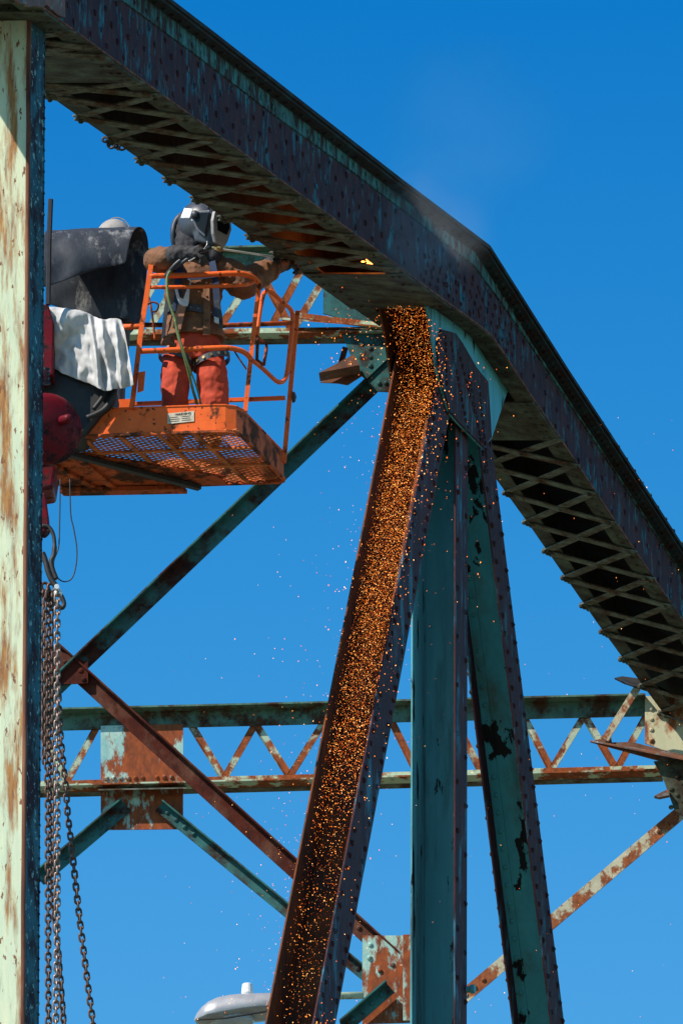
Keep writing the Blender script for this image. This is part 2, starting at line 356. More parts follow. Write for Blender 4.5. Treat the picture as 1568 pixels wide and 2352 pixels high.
# bottom angle legs (horizontal strips)
def vlist(v0, v1, st=30):
    n = max(1, int((v1 - v0) / st)); return [v0 + (v1 - v0) * i / n for i in range(n + 1)]
mb = MB(); mf = MB()
vs = [-417, -126, 34, 212, 400, 566, 652, 745, 770, 806, 916, 990, 1193, 1430, 1628]
for a, b in zip(vs, vs[1:]):
    n0, n1 = npt(a), npt(b); e0 = (fpt(a) - n0).normalized(); e1 = (fpt(b) - n1).normalized()
    mb.prism([n0 - Z * .001, n1 - Z * .001, n1 + e1 * .15, n0 + e0 * .15], -Z * .012)
    if a == 916: mf.build('bottom_angle', M['under'], chord); mf = MB()
    if b <= 760 or a >= 900:
        f0, f1 = fpt(a), fpt(b)
        mf.prism([f0, f1, f1 - e1 * .15, f0 - e0 * .15], -Z * .012)
for v in vlist(-100, 1600, 17):
    n0 = npt(v); e0 = (fpt(v) - n0).normalized()
    mb.rivet(n0 + e0 * .06 - Z * .013, -Z, .017)
mb.build('bottom_angle', M['under'], chord); mf.build('bottom_angle', M['under'], chord)
# tie plates
for (va, vb, lab) in ((-400, 0, None), (20, 66, None), (122, 182, None), (622, 702, None), (918, 1004, None)):
    mb = MB(); mb.prism([npt(va) - Z * .013, npt(vb) - Z * .013, fpt(vb) - Z * .013, fpt(va) - Z * .013], -Z * .012)
    for t in (.07, .14, .86, .93):
        for v in vlist(va + 6, vb - 6, 14): mb.rivet(npt(v).lerp(fpt(v), t) - Z * .025, -Z, .018)
    mb.build('tie_plate', M['under'], chord)
# lattice bars
def lattice(vl):
    for i, (a, b) in enumerate(zip(vl, vl[1:])):
        for (p, q, z) in ((npt(a), fpt(b), .013), (fpt(a), npt(b), .024)):
            d = (q - p).normalized(); p = p; q = q + d * .01; p = p - d * .01
            wd = d.cross(Z).normalized() * .072
            mb = MB(); mb.bar(p - Z * z, q - Z * z, wd, -Z * .011)
            mb.rivet(p + d * .06 - Z * (z + .011), -Z, .02); mb.rivet(q - d * .06 - Z * (z + .011), -Z, .02); mb.rivet(p.lerp(q, .5) - Z * (z + .011), -Z, .02)
            mb.build('lattice_bar', M['lattice'], chord)
lattice([182, 212, 262, 312, 360, 405, 449, 493, 536, 576, 612])
lattice([1004, 1062, 1127, 1194, 1260, 1322, 1385, 1446, 1508, 1570, 1632, 1694])
lattice([66, 100, 122])
# node rivet clusters sticking past the far edge
mb = MB()
for v in (212, 262, 312, 360, 405, 449, 493, 536, 576, 1062, 1127, 1194, 1260, 1322, 1385, 1446, 1508, 1570, 1632):
    f = fpt(v); e = (f - npt(v)).normalized(); mb = MB()
    mb.box(f - e * .03 - Z * .022, e * .06, e.cross(Z) * .085, Z * .03)
    for k in (-.04, .0, .04): mb.rivet(f - e * .012 + e.cross(Z) * k - Z * .037, -Z, .02, .018)
    mb.build('node_plate', M['under'], chord)
    n_ = npt(v); mb = MB(); mb.box(n_ + e * .03 - Z * .02, e * .035, e.cross(Z) * .09, Z * .03)
    for k in (-.025, .025): mb.rivet(n_ + e.cross(Z) * k + e * .025 - Z * .035, -Z, .02, .016)
    mb.build('node_plate', M['under'], chord)
mb = MB(); mb.tube([onW(*p) + N * .004 for p in NB], .007, 5); mb.build('edge_bead', M['rim'], chord, smooth=True)  # bead added to imitate the sunlit highlight along the web's lower edge

# gussets at the joint
GI = .15; GW = .35
near_g = [(985, 640), (979, 704), (989, 756), (1003, 856), (1011, 884), (1031, 948), (1051, 972), (1107, 1028), (1113, 1024), (1129, 1006), (1163, 904), (1195, 850), (1120, 720)]
mb = MB(); mb.prism([onW(u, v, GI) for u, v in near_g], -N * .014)
gus = mb.build('gusset_plate', M['teal_post'], bridge)
mb = MB(); pl = [(1000, 790), (1010, 757), (1043, 766), (1059, 789), (1091, 845), (1117, 877), (1123, 965), (1125, 1004), (1107, 1028), (1051, 971), (1031, 947), (1012, 884), (1004, 850)]
mb.prism([onW(u, v, GI - .002) for u, v in pl], N * .012)
for i in range(40):
    for (u0, v0, du, dv) in ((1022, 775, .2, 15), (1036, 790, 2.1, 16), (1052, 808, 3.2, 17), (1074, 850, 2.0, 16), (1100, 890, 1.1, 16)):
        if i > 14: break
        u, v = u0 + du * i * 1.4, v0 + dv * i
        ins = u < 1119 and u > pathv([(1009, 757), (1009, 825), (1017, 884), (1033, 948), (1107, 1026)], v) + 5 and u < pathv([(1043, 766), (1059, 789), (1091, 845), (1117, 877), (1123, 965)], v) - 4
        if ins: mb.rivet(onW(u, v, GI - .014), N, .021, .017)
mb.build('splice_plate', M['flange'], gus)
far_g = [(870, 640), (872, 703), (884, 770), (896, 850), (903, 884), (935, 960), (1000, 1010), (1050, 900), (1050, 640)]
mb = MB(); mb.prism([onW(u, v, GI + GW + .03) for u, v in far_g], -N * .014); mb.build('gusset_plate', M['trough'], bridge)

def hmember(name, f0, f1, b0, b1, off, wd, mweb, mflange, label=None, spacing=.13, mfar=None, wp=.5, angles=True, fdeep=0.0):
    Q0, Q1, B0, B1 = onW(*f0, off), onW(*f1, off), onW(*b0, off), onW(*b1, off)
    ax = (Q1 - Q0).normalized(); ln = (Q1 - Q0).length
    Ld = (B0 - Q0); Ld = (Ld - ax * Ld.dot(ax)).normalized()
    mb = MB()
    m0, m1 = Q0.lerp(B0, wp), Q1.lerp(B1, wp)
    mb.prism([m0 - N * .012, m1 - N * .012, m1 - N * (wd - .012), m0 - N * (wd - .012)], Ld * .012)
    # corner angles on the web
    for k in ((.012, wd - .07 - .012) if angles else ()):
        mb.prism([m0 - N * k, m1 - N * k, m1 - N * (k + .07), m0 - N * (k + .07)], -Ld * .011)
    n = int(ln / spacing)
    for i in range(n):
        p = m0.lerp(m1, (i + .5) / n)
        for k in ((.05, wd - .05) if angles else ()): mb.rivet(p - N * k - Ld * .011, -Ld, .019, .015)
    o = mb.build(name, mweb, bridge)
    if label: o['label'] = label
    for k, mt in ((0, mflange), (wd - .012, mfar or mflange)):
        ff_ = Ld * (fdeep if k else 0); fl = MB(); fl.prism([Q0 - N * k - ff_, Q1 - N * k - ff_, B1 - N * k, B0 - N * k], -N * .012)
        dep0 = (B0 - Q0).length
        for i in range(n):
            for j, t in enumerate((.16, .84)):
                a = (i + (.25 if j else .75)) / n
                p = Q0.lerp(Q1, a).lerp(B0.lerp(B1, a), t)
                if k == 0: fl.rivet(p, N, .022, .02)
                else: fl.rivet(p - N * (k + .012), -N, .022, .024)
        fl.build('flange_plate', mt, o)
    return o
# left diagonal (sparks run down its trough)
def ln2(p, q, v): return (p[0] + (q[0] - p[0]) * (v - p[1]) / (q[1] - p[1]), v)
dfa, dfb = (991, 941), (720, 2352); dba, dbb = (1034, 941), (770, 2352)
diag1 = hmember('diagonal', ln2(dfa, dfb, 700), ln2(dfa, dfb, 2500), ln2(dba, dbb, 700), ln2(dba, dbb, 2500), GI + .017, .335, M['trough'], M['flange_blue'],
        'rust brown diagonal with sparks running down its trough', mfar=M['trough'], wp=.8, angles=False, fdeep=.03)
post = hmember('vertical_post', (1046, 720), (1044, 2500), (1074, 720), (1071, 2500), GI + .05, .305, M['teal_post'], M['flange_blue'], 'vertical teal post standing between the two diagonals', spacing=.35, mfar=M['teal_post'], wp=.9, angles=False, fdeep=.07)
rfa, rfb = (1100, 1020), (1266, 2352); rba, rbb = (1129, 1020), (1295, 2352)
diag2 = hmember('diagonal', ln2(rfa, rfb, 760), ln2(rfa, rfb, 2500), ln2(rba, rbb, 760), ln2(rba, rbb, 2500), GI + .017, .29, M['teal'], M['flange'],
        'teal diagonal with black peeled patches and purple riveted flange')
# small bolt on the post
mb = MB(); p = onW(1071, 2273, GI + .05); mb.tube([p, p + N * .03], .025, 6); mb.tube([p + N * .03, p + N * .06], .035, 6); mb.build('bolt', M['teal_post'], post)

# near left column
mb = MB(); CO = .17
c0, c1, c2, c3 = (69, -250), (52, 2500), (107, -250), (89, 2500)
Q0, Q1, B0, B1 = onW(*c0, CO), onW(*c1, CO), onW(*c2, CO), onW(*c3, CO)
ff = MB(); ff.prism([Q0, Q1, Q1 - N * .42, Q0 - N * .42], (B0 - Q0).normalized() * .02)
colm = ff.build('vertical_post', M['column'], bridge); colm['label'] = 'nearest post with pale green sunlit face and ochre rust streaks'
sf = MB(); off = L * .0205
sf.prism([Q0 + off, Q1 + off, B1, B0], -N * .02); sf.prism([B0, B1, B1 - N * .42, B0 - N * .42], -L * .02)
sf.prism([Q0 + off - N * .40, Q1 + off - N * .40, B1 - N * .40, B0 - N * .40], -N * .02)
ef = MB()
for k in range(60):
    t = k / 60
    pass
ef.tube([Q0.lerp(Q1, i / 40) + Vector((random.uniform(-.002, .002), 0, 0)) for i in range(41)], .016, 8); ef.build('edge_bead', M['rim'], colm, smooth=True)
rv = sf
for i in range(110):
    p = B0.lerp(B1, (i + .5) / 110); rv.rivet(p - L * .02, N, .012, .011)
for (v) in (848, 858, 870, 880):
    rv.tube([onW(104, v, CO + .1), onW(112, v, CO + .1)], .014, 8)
rv.build('side_plate', M['column_shaded_side'], colm)
# torn plate at the top left, over the post
mb = MB(); mb.prism([onW(u, v, -.02) for u, v in ((36, -60), (34, -8), (48, 10), (60, 7), (66, 16), (82, 13), (100, 17), (108, 10), (134, 34), (150, 40), (150, -60))], -N * .02)
mb.build('torn_plate', M['torn'], chord)
mb = MB(); mb.prism([onW(u, v, CO - .03) for u, v in ((-30, -120), (-30, 0), (66, 0), (68, 30), (150, 40), (160, -40))], -N * .03); mb.build('connection_plate', M['black_steel'], bridge)

# ------------------------------------------------------------ sway frames
S1P = onF(880, 760) + L * .05
S2P = onF(1500, 1640) + L * .3
def s1(u, v, y=0.0): return hit(u, v, S1P + SN * y, SN)
def s2(u, v, y=0.0): return hit(u, v, S2P + SN * y, SN)
def frame(fn, name, top, bot, laces, label, hi, lo, mt):
    """a two-chord strut laced between: top=(uL,vL,uR,vR,h), bot same"""
    # top chord: front plate + horizontal leg at the top towards the camera
    uL, vL, uR, vR, h = top
    mb = MB(); mb.prism([fn(uL, vL), fn(uR, vR), fn(uR, vR + h), fn(uL, vL + h)], SN * .014)
    mb.prism([fn(uL, vL) - SN * hi, fn(uR, vR) - SN * hi, fn(uR, vR) + SN * .05, fn(uL, vL) + SN * .05], Z * .014)
    for i in range(int((uR - uL) / 32)):
        t = (i + .5) / ((uR - uL) / 32); mb.rivet(fn(uL + (uR - uL) * t, vL + (vR - vL) * t + h * .5), -SN, .018)
    o = mb.build(name, M['strut_teal_shaded'], bridge); o['label'] = label
    uL, vL, uR, vR, h = bot
    mb = MB(); mb.prism([fn(uL, vL), fn(uR, vR), fn(uR, vR + h), fn(uL, vL + h)], SN * .014)
    a, b = fn(uL, vL + h), fn(uR, vR + h)
    mb.prism([a - SN * lo, b - SN * lo, b + SN * .012, a + SN * .012], -Z * .013)
    for i in range(int((uR - uL) / 26)):
        if i % 7 in (0, 1, 4): 
            t = (i + .5) / ((uR - uL) / 26); mb.rivet(fn(uL + (uR - uL) * t, vL + (vR - vL) * t + h * .5), -SN, .02, .018)
    mb.build('lower_chord', mt, o)
    mb = MB(); mb.prism([a + SN * .014 - Z * .002, b + SN * .014 - Z * .002, b + SN * .11 - Z * .002, a + SN * .11 - Z * .002], -Z * .014)
    mb.build('lower_flange', M['lattice'], o)
    for (u0, v0, u1, v1) in laces:
        p, q = fn(u0, v0, .016), fn(u1, v1, .016); d = (q - p).normalized(); wv = d.cross(SN).normalized()
        mb = MB(); mb.bar(p - d * .02, q + d * .02, wv * .052, SN * .011); mb.bar(p - wv * .022 - d * .02, q - wv * .022 + d * .02, wv * .009, SN * .05)
        mb.build('lacing_bar', M['lace'], o)
    return o
st2 = frame(s2, 'cross_strut', (60, 1643, 1482, 1608, 36), (60, 1795, 1520, 1757, 22),
      [(218, 1678, 158, 1788), (100, 1690, 150, 1788), (442, 1668, 512, 1782), (585, 1665, 518, 1782), (590, 1665, 663, 1778), (742, 1660, 668, 1778), (748, 1660, 815, 1775), (900, 1657, 953, 1765), (1020, 1655, 958, 1765),
       (1045, 1655, 1100, 1762), (1180, 1655, 1110, 1762), (1205, 1650, 1262, 1760), (1338, 1648, 1270, 1760), (1345, 1648, 1410, 1758), (1482, 1645, 1420, 1758)],
      'lower cross strut with zigzag lacing between two rusty chords', .11, .13, M['strut'])
st1 = frame(s1, 'cross_strut', (200, 588, 760, 574, 32), (200, 758, 880, 750, 20),
      [(420, 625, 345, 752), (430, 620, 505, 752), (596, 612, 505, 752), (590, 610, 668, 750), (700, 605, 628, 740), (765, 605, 682, 742), (360, 640, 300, 752)],
      'upper cross strut behind the lift basket with mint and rust lacing', .09, .10, M['strut'])
# torn extra angle on the upper strut
mb = MB(); mb.prism([s1(672, 716, -.1), s1(880, 742, -.1), s1(880, 756, -.1), s1(672, 728, -.1)], SN * .012); mb.prism([s1(640, 730, -.14), s1(880, 748, -.14), s1(880, 748, -.02), s1(655, 730, -.02)], -Z * .012)
mb.build('torn_angle', M['strut'], st1)
# middle plate on the lower strut
mb = MB(); mb.prism([s2(232, 1668, -.004), s2(421, 1664, -.004), s2(421, 1905, -.004), s2(232, 1907, -.004)], -SN * .010)
mb.prism([s2(232, 1668, .25), s2(421, 1664, .25), s2(421, 1780, .25), s2(232, 1780, .25)], SN * .012)
for i in range(11):
    mb.rivet(s2(245 + 16.5 * i, 1788 - .4 * i, -.016), -SN, .02, .018)
mb.build('gusset_plate', M['plate'], bridge)['label'] = 'square rusty plate with mint paint patches on the lower strut'
mb = MB(); mb.prism([s2(226, 1812, -.15), s2(428, 1808, -.15), s2(428, 1808, -.0155), s2(226, 1812, -.0155)], -Z * .012); mb.build('shelf_angle', M['lattice'], st2)

def angle_bar(fn, a, b, w_, mt, name='brace', label=None, lip=0, y=0.0, liph=.07, side=1):
    p, q = fn(*a, y), fn(*b, y); d = (q - p).normalized(); wv = d.cross(SN).normalized()
    if wv.z < 0: wv = -wv
    wm = w_ * PX
    mb = MB(); mb.bar(p, q, wv * wm, SN * .012)
    if lip: 
        c = wv * (wm / 2 - .006) * side
        mb.prism([p + c - wv * .006, q + c - wv * .006, q + c + wv * .006, p + c + wv * .006], -SN * liph)
    n = 0 if name == 'hanger' else 4
    for i in range(n):
        for e in (p + d * (.08 + .09 * i), q - d * (.08 + .09 * i)): mb.rivet(e, -SN, .02, .016)
    o = mb.build(name, mt, bridge)
    if label: o['label'] = label
    return o
angle_bar(s1, (905, 838), (60, 1645), 39, M['teal_dark'], 'brace', 'long dark teal brace rising to the right from behind the chains', 1, -.02, .06)
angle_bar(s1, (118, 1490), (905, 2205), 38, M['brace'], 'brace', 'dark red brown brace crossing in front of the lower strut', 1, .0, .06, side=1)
mb = MB(); mb.prism([s1(u, v, -.034) for u, v in ((105, 1478), (145, 1500), (203, 1522), (203, 1570), (140, 1573), (105, 1560))], -SN * .01)
GB = mb
for u, v in ((170, 1545), (186, 1540), (150, 1520), (132, 1545), (192, 1560)): mb.rivet(s1(u, v, -.044), -SN, .02)
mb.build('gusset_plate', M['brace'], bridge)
# lower frame braces
angle_bar(s2, (366, 1852), (900, 2290), 29, M['teal_dark'], 'brace', 'teal brace falling to the right from the square plate', 1, -.05, .06)
angle_bar(s2, (290, 1850), (90, 2020), 37, M['teal_dark'], 'brace', 'teal brace falling to the left from the square plate', 1, -.05, .06)
angle_bar(s2, (1590, 1842), (1030, 2318), 34, M['brace_lit'], 'brace', 'sunlit pale brace with rust blotches at lower right', 0, -.05)
# gusset on the post at the bottom
mb = MB(); mb.prism([s1(u, v, -.04) for u, v in ((832, 2150), (960, 2150), (960, 2349), (832, 2353))], -SN * .012)
for u, v in ((850, 2170), (848, 2200), (930, 2300), (932, 2260), (872, 2230), (900, 2215)): mb.rivet(s1(u, v, -.052), -SN, .022, .018)
mb.prism([s1(u, v, -.053) for u, v in ((926, 2152), (950, 2152), (950, 2349), (926, 2349))], -SN * .05)
mb.build('gusset_plate', M['plate'], bridge)['label'] = 'mottled rusty plate beside the foot of the vertical post'
angle_bar(s1, (896, 2268), (790, 2360), 30, M['teal_dark'], 'brace', 'short teal angle bolted across the bottom plate', 1, -.12)
# strut one end plates and teal gusset by the joint
mb = MB(); mb.prism([s1(u, v, -.03) for u, v in ((742, 640), (742, 720), (800, 735), (880, 742), (880, 640))], SN * .012); mb.build('end_plate', M['teal_dark'], st1)
mb = MB(); mb.prism([s1(u, v, -.05) for u, v in ((780, 755), (900, 760), (905, 902), (862, 900), (835, 868), (822, 862), (804, 815))], -SN * .012)
for u, v in ((850, 800), (850, 820), (850, 840), (870, 880), (885, 880), (830, 790)): mb.rivet(s1(u, v, -.062), -SN, .02)
mb.build('gusset_plate', M['teal_dark'], bridge)
# torn plate stub left of the joint
mb = MB(); mb.prism([s1(u, v, -.12) for u, v in ((735, 876), (770, 858), (815, 833), (822, 845), (828, 858))], -SN * .16)
mb.prism([s1(u, v, -.10) for u, v in ((735, 878), (775, 880), (798, 884), (832, 862), (818, 834))], SN * .012)
mb.build('torn_plate', M['torn'], bridge)['label'] = 'torn rusty plate stub left of the joint'
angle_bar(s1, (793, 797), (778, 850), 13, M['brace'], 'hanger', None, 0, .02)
# right edge: pale plate, torn angles, gusset
mb = MB(); mb.prism([s2(u, v, -.03) for u, v in ((1480, 1600), (1640, 1600), (1640, 1738), (1560, 1738), (1480, 1708))], -SN * .012)
for i in range(4): mb.rivet(s2(1495, 1628 + i * 24, -.042), -SN, .02)
mb.build('end_plate', M['pale'], bridge)['label'] = 'pale yellow plate at the right end of the lower strut'
mb = MB()
mb.prism([s2(u, v, -.30) for u, v in ((1354, 1704), (1376, 1697), (1404, 1705), (1450, 1704), (1600, 1742), (1600, 1756), (1530, 1752))], SN * .012)
mb.prism([s2(1354, 1703, -.30), s2(1380, 1708, -.44), s2(1600, 1752, -.44), s2(1600, 1745, -.29)], Z * .012)
mb.prism([s2(u, v, -.29) for u, v in ((1378, 1700), (1382, 1688), (1388, 1692), (1391, 1680), (1395, 1693), (1402, 1690), (1404, 1704))], SN * .02)
mb.build('torn_angle', M['torn'], bridge)['label'] = 'torn angle with a sharp tip pointing left under the chord'
mb = MB()
mb.prism([s2(u, v, -.36) for u, v in ((1410, 1557), (1428, 1553), (1450, 1556), (1480, 1560), (1560, 1600), (1500, 1590), (1462, 1578), (1432, 1568))], SN * .03)
mb.prism([s2(1425, 1562, -.36), s2(1440, 1572, -.5), s2(1560, 1600, -.5), s2(1560, 1600, -.34)], Z * .014)
mb.build('torn_angle', M['black_steel'], bridge)
angle_bar(s2, (1462, 1580), (1388, 1698), 18, M['brace_lit'], 'hanger', 'short rusty hanger between the two torn angles', 0, -.33)
mb = MB(); mb.prism([s2(u, v, -.33) for u, v in ((1500, 1750), (1640, 1742), (1640, 1900), (1568, 1876), (1548, 1862), (1524, 1795))], -SN * .014)
for i in range(7): mb.rivet(s2(1540 + (i % 3) * 14, 1770 + i * 14, -.345), -SN, .02)
mb.build('gusset_plate', M['under'], bridge)
mb = MB(); mb.prism([s2(u, v, -.40) for u, v in ((1501, 1828), (1520, 1818), (1534, 1812), (1536, 1826), (1512, 1831))], SN * .05); mb.build('torn_plate', M['torn'], bridge)

# ------------------------------------------------------------ boom lift
BY = -1.9
zf = P(400, 995, BY).z
FRp, BRp, BLp = HZ(545, 990, zf), HZ(657, 1106, zf), HZ(150, 1124, zf)
FLp = FRp + (BLp - BRp)
def bf(s, t, z=0.0): return FLp.lerp(FRp, s).lerp(BLp.lerp(BRp, s), t) + Z * z
lift = empty('boom_lift', bf(.5, .5), 'orange boom lift basket with open rails and mesh floor holding the torch worker', 'boom lift')
sx = (FRp - FLp).normalized(); sy = (BRp - FRp).normalized()
# rounded footprint
def footprint(k=0.0):
    pts = [bf(0, 0)]
    for (s, t) in ((.90, 0), (.945, .008), (.985, .04), (1.0, .11)): pts.append(bf(s, t))
    for (s, t) in ((1, .95), (.99, .985), (.97, 1)): pts.append(bf(s, t))
    pts.append(bf(0, 1)); return pts
fp = footprint()
TBH = .20
mb = MB()
n = len(fp)
def wall(mb, a, b, h, th):
    d = (b - a).normalized(); o = d.cross(Z) * th
    mb.prism([a, b, b + Z * h, a + Z * h], -o)
for i in range(4): wall(mb, fp[i], fp[i + 1], TBH, .006)
toe = mb.build('toe_board', M['orange'], lift, smooth=False)
mb = MB()
for i in range(4, n): wall(mb, fp[i], fp[(i + 1) % n], TBH * .95, .006)
mb.build('toe_board', M['orange_worn'], lift)['label'] = 'rusty worn right and back toe boards'
mb = MB()
mb.tube([p + Z * .0 for p in fp], .016, 6, closed=True); mb.build('floor_rim', M['orange_worn'], lift)
mb = MB(); mb.tube([p + Z * TBH for p in fp[:6]], .007, 6); mb.build('toe_board_lip', M['orange'], toe)
# expanded metal floor
mb = MB(); W_ = (FRp - FLp).length; D_ = (BRp - FRp).length
step = .036
def clipline(c, sg):
    # x + sg*y*1.7 = c in metres inside [0,W]x[0,D]
    pts = []
    k = 1.75 * sg
    y0, y1 = 0.0, D_
    xs0, xs1 = c - k * y0, c - k * y1
    ts = [0.0, 1.0]
    def xat(t): return xs0 + (xs1 - xs0) * t
    dx = xs1 - xs0
    t0, t1 = 0.0, 1.0
    if dx > 0: t0 = max(0, (0 - xs0) / dx); t1 = min(1, (W_ - xs0) / dx)
    else: t0 = max(0, (W_ - xs0) / dx); t1 = min(1, (0 - xs0) / dx)
    if t1 - t0 < .01: return None
    return (xat(t0), D_ * t0), (xat(t1), D_ * t1)
for sg in (1, -1):
    c = -3.0
    while c < 5:
        r_ = clipline(c, sg)
        if r_:
            a = bf(r_[0][0] / W_, r_[0][1] / D_, .012); b = bf(r_[1][0] / W_, r_[1][1] / D_, .012)
            d = (b - a).normalized(); mb.bar(a, b, d.cross(Z) * .0065, Z * .0065)
        c += step * 2
mb.build('mesh_floor', M['orange_under'], lift)
# joists below the mesh
mb = MB()
for s in (.30, .47, .64, .80):
    mb.bar(bf(s, .0, -.004), bf(s + .03, 1, -.004), sx * .03, Z * .014)
for t in (.33, .66): mb.bar(bf(.0, t, -.006), bf(1, t, -.006), sy * .028, Z * .014)
mb.build('floor_joists', M['orange_under'], lift)
mb = MB()
mb.prism([bf(.0, .28, -.02), bf(.26, .30, -.02), bf(.74, .80, -.02), bf(.74, .97, -.02), bf(0, .97, -.02)], Z * .012)
mb.build('floor_plate', M['orange_worn'], lift)
mb = MB(); a = bf(.20, .22, -.03); b = bf(.62, .95, -.03); mb.bar(a, b, (b - a).normalized().cross(Z) * .045, -Z * .03)
mb.build('support_arm', M['black_steel'], lift)
mb = MB(); mb.bar(bf(.0, .93, -.03), bf(.55, .97, -.03), sy * .09, -Z * .03); mb.bar(bf(.2, .1, -.022), bf(.24, .95, -.022), sx * .05, -Z * .02); mb.bar(bf(.05, .3, -.022), bf(.16, .95, -.022), sx * .05, -Z * .02); mb.build('floor_beam', M['orange_worn'], lift)
# warning label with its word
def label_plate():
    a = toe_front(0.0)
def front(u, v, o=.0): return hit(u, v, FRp, sx.cross(Z)) - 0 * Z
fn_ = (sx.cross(Z)).normalized()
if fn_.y > 0: fn_ = -fn_
def fr(u, v, o): return hit(u, v, FRp + fn_ * o, fn_)
mb = MB(); mb.prism([fr(385, 950, .004), fr(446, 944, .004), fr(446, 968, .004), fr(385, 974, .004)], fn_ * .002)
lb = mb.build('warning_label', M['label'], toe)
def text_mesh(txt, p, right, up, size, mat, name, parent):
    cu = bpy.data.curves.new(name, 'FONT'); cu.body = txt; cu.size = size; cu.extrude = .001
    to = bpy.data.objects.new('t', cu); col.objects.link(to)
    bpy.context.view_layer.update()
    me = bpy.data.meshes.new_from_object(to.evaluated_get(bpy.context.evaluated_depsgraph_get()))
    bpy.data.objects.remove(to)
    rgt = right.normalized(); u_ = (up - rgt * up.dot(rgt)).normalized(); nn = rgt.cross(u_)
    mtx = Matrix((rgt, u_, nn)).transposed().to_4x4(); mtx.translation = p - WL[parent.name]
    me.transform(mtx); me.materials.clear(); me.materials.append(mat)
    o = bpy.data.objects.new(name, me); col.objects.link(o); o.parent = parent; WL[o.name] = WL[parent.name]
text_mesh('WARNING', fr(402, 954.5, .008), fr(446, 944, .008) - fr(385, 950, .008), Z, .023, M['ink'], 'warning_text', toe)
mb = MB()
for i in range(3):
    for j in range(2):
        a = (390 + j * 28, 959 + i * 4.4 - j * 2.6); b = (a[0] + random.randint(16, 24), a[1] - 2.0); mb.prism([fr(a[0], a[1], .0065), fr(b[0], b[1], .0065), fr(b[0], b[1] + 1.1, .0065), fr(a[0], a[1] + 1.1, .0065)], fn_ * .001)
mb.build('label_lines', M['ink'], toe)
# rails
YF, YB = BY + .02, BY + .82
def rl(*pts): return [P(u, v, y) for (u, v, y) in pts]
def curve(pts, n=6):
    """Catmull-Rom through points"""
    out = []; m = len(pts)
    for i in range(m - 1):
        p0, p1, p2, p3 = pts[max(0, i - 1)], pts[i], pts[i + 1], pts[min(m - 1, i + 2)]
        for k in range(n):
            t = k / n; out.append(.5 * ((2 * p1) + (p2 - p0) * t + (2 * p0 - 5 * p1 + 4 * p2 - p3) * t * t + (3 * p1 - p0 - 3 * p2 + p3) * t ** 3))
    out.append(pts[-1]); return out
def rail(pts, r, name, m, nseg=8, sm=True, flat=1.0):
    mb = MB(); mb.tube(pts, r, nseg, flat=flat); return mb.build(name, m, lift, smooth=sm)
rail(curve(rl((344, 634, YF), (440, 632, YF), (535, 628, YF), (565, 631, YF + .03), (585, 640, YF + .08), (594, 650, YF + .12)), 6), .019, 'top_rail', M['orange'])
rail(curve(rl((345, 660, YF), (440, 659, YF), (548, 655, YF), (572, 652, YF + .05), (588, 645, YF + .1)), 6), .0135, 'inner_rail', M['orange'])
rail(curve(rl((322, 807, YF), (420, 803, YF), (510, 799, YF), (545, 803, YF + .04), (565, 812, YF + .08), (577, 826, YF + .12)), 6), .019, 'middle_rail', M['orange'])
rail(rl((596, 652, YF + .13), (586, 730, YF + .13), (563, 945, YF + .12)), .021, 'rail_post', M['orange'], 4, False)
rail(rl((347, 610, YF), (337, 680, YF), (324, 760, YF), (303, 940, YF)), .024, 'rail_post', M['orange'], 4, False)
rail(rl((683, 718, YB), (670, 860, YB), (652, 1062, YB)), .023, 'rail_post', M['orange'], 4, False)
rail(rl((678, 720, YB), (688, 722, YB)), .026, 'post_cap', M['orange_worn'], 6, False)
rail(rl((240, 745, YB), (500, 748, YB), (676, 742, YB)), .017, 'back_rail', M['orange_worn'])
rail(rl((150, 932, YB), (310, 928, YB), (655, 914, YB)), .018, 'back_rail', M['orange'], 4, False)
rail(rl((240, 752, YF + .4), (322, 750, YF + .1)), .02, 'side_rail', M['orange'])
rail(curve(rl((590, 770, YF + .2), (597, 715, YF + .22), (604, 680, YF + .25), (613, 669, YF + .28), (626, 673, YF + .32), (650, 695, YF + .45), (668, 712, YF + .55), (672, 735, YF + .58), (667, 790, YF + .58), (660, 850, YF + .58), (655, 870, YF + .56), (645, 878, YF + .52), (632, 873, YF + .46), (605, 848, YF + .3), (580, 828, YF + .16)), 5), .0165, 'gate', M['orange'])['label'] = 'swing gate made of one bent tube with rounded corners'
rail(rl((588, 772, YF + .2), (612, 790, YF + .3), (612, 800, YF + .3), (606, 838, YF + .3), (590, 826, YF + .22), (592, 776, YF + .2)), .012, 'gate_latch', M['orange_worn'], 4, False)
rail(rl((538, 806, YF), (548, 822, YF + .05), (566, 848, YF + .12)), .006, 'brace_wire', M['orange_worn'])
mb = MB(); mb.prism([P(u, v, YF - .05) for u, v in ((318, 855), (334, 852), (330, 895), (316, 900))], SN * .02); mb.build('latch_plate', M['orange'], lift)
# control box region hanging at the back left
mb = MB(); mb.prism([P(u, v, YB - .1) for u, v in ((250, 918), (300, 916), (296, 938), (250, 940))], SN * .1); mb.build('step_plate', M['orange'], lift)
mb = MB(); c = P(672, 912, YB); mb.rivet(c + sx * .0, sx, .04, .025); mb.build('hinge_cap', M['black_steel'], lift)
